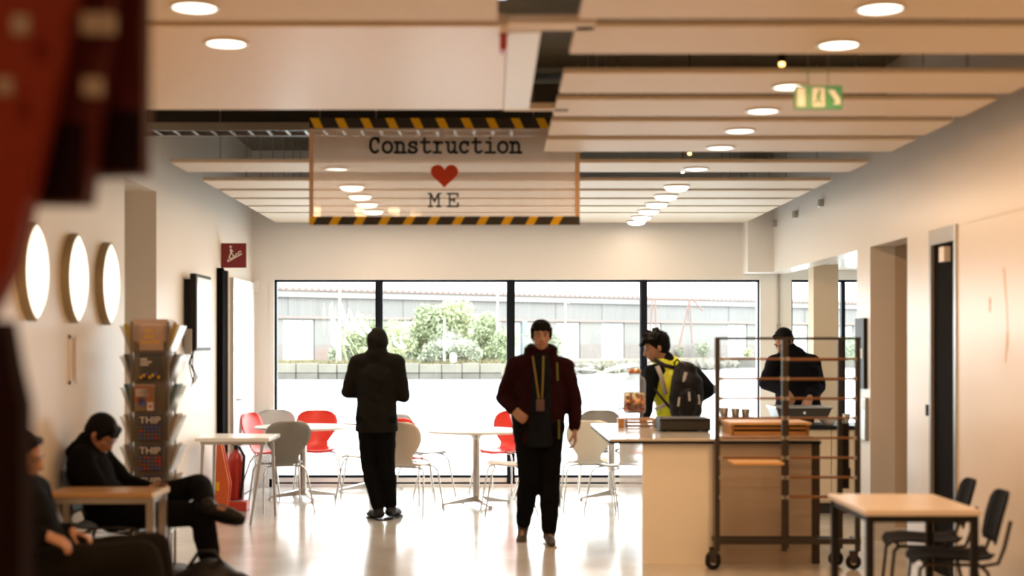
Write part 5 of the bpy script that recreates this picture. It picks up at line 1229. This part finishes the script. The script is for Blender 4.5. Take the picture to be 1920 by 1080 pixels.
# person at the lower left edge
y = 6.8; o = (-2.1, y, 0)
m_dg = mat('trousers_charcoal', (.008, .007, .006), .95, spec=.1)
J = dict(pelvis=(-2.14, y, .53), chest=(-2.23, y, .75), neck=(-2.27, y, .93), head=(-2.255, y, 1.045), sl=(-2.25, y+.18, .86), sr=(-2.25, y-.18, .86),
         el=(-2.20, y+.25, .64), er=(-2.20, y-.24, .65), wl=(-2.05, y+.12, .665), wr=(-2.07, y-.24, .70), hl=(-2.12, y+.10, .51), hr=(-2.12, y-.10, .51), kl=(-1.66, y+.14, .575), kr=(-1.66, y-.08, .565), al=(-1.62, y+.14, .10), ar=(-1.58, y-.08, .10))
person('person in dark clothes slumped in a chair at the lower left edge', o, (1, 0, 0), J, m_navy, m_dg, m_black, gaze=(.93, 0, -.25), hem=.47, skin=m_skin2, leg_infl=.03, hands={'l': ((.9, -.3, -.2), (0, -.3, -1), (0, -1, 0), .5), 'r': ((.85, .1, -.35), (0, .3, -1), (0, 1, 0), .6)}, toes={'l': (1, 0, 0), 'r': (1, .05, 0)})
# bag on the floor
B = Body(); B.path([V3(-1.80, 8.42, .15), V3(-1.68, 8.42, .18), V3(-1.50, 8.44, .12)], [.12, .15, .11], (0, 1, 0), .9); o = (-1.8, 8.35, 0)
t = thing('bag', 'black soft bag lying on the floor below the crossed legs', 'bag', o); child(t, 'bag_body', B.mesh('bag_body', .012, m_black, o, 4, zmin=.0, wrinkle=.004))
MB(o).tube([V3(-1.80, 8.40, .26), V3(-1.73, 8.38, .36), V3(-1.64, 8.38, .36), V3(-1.58, 8.40, .26)], .012).build('handle', m_black, t)

# ------------------------------------------------------------------ red steel brace in the near left foreground
y = 2.4; q = lambda px, py: ((px-924)*y/F, EYE-(py-649)*y/F)
o = (q(10, 0)[0], y, 0)
rd = thing('red_steel_brace', 'out of focus dark red steel brace with bolted hanging plates in the near left', 'brace', o)
top = ZP
def poly(pts, y0, y1, m, name, par=rd): return MB(o).prism([((a_-924)*y0/F, min(ZP, EYE-(c_-649)*y0/F)) for a_, c_ in pts], 'y', y0, y1).build(name, m, par)
dx = (140-30)/430.
poly([(-420, 1000), (-420, -860), (290, -860), (140, -40), (60, 330), (22, 500), (-30, 600), (-60, 760)], 2.36, 2.42, m_redbright, 'diagonal_plate')
p1 = poly([(140, -860), (240, -860), (212, -40), (160, 382), (48, 382), (120, 30)], 2.44, 2.50, m_redpaint, 'hanging_plate')
p2 = poly([(205, -860), (272, -860), (270, 325), (160, 330), (190, 60), (150, -20)], 2.52, 2.57, m_redpaint, 'hanging_plate')
poly([(70, 230), (158, 230), (150, 376), (46, 376)], 2.43, 2.44, m_maroon, 'lower_shoe')
poly([(195, 205), (268, 205), (266, 322), (165, 322)], 2.51, 2.52, m_maroon, 'lower_shoe')
poly([(-420, 600), (8, 600), (24, 690), (40, 760), (40, 2450), (-420, 2450)], 2.30, 2.36, m_maroon, 'post')
m_bolt = mat('bolt_pale', (0.2040, 0.1620, 0.1380), .5)
for (a, b_, c, d_) in ((152, 24, 212, 62), (155, 145, 188, 178), (22, 28, 50, 62), (-6, 145, 18, 175)):
    yy = 2.40 if a > 100 else 2.32
    poly([(a, b_), (c, b_), (c, d_), (a, d_)], yy-.02, yy, m_bolt, 'bolt_plate')
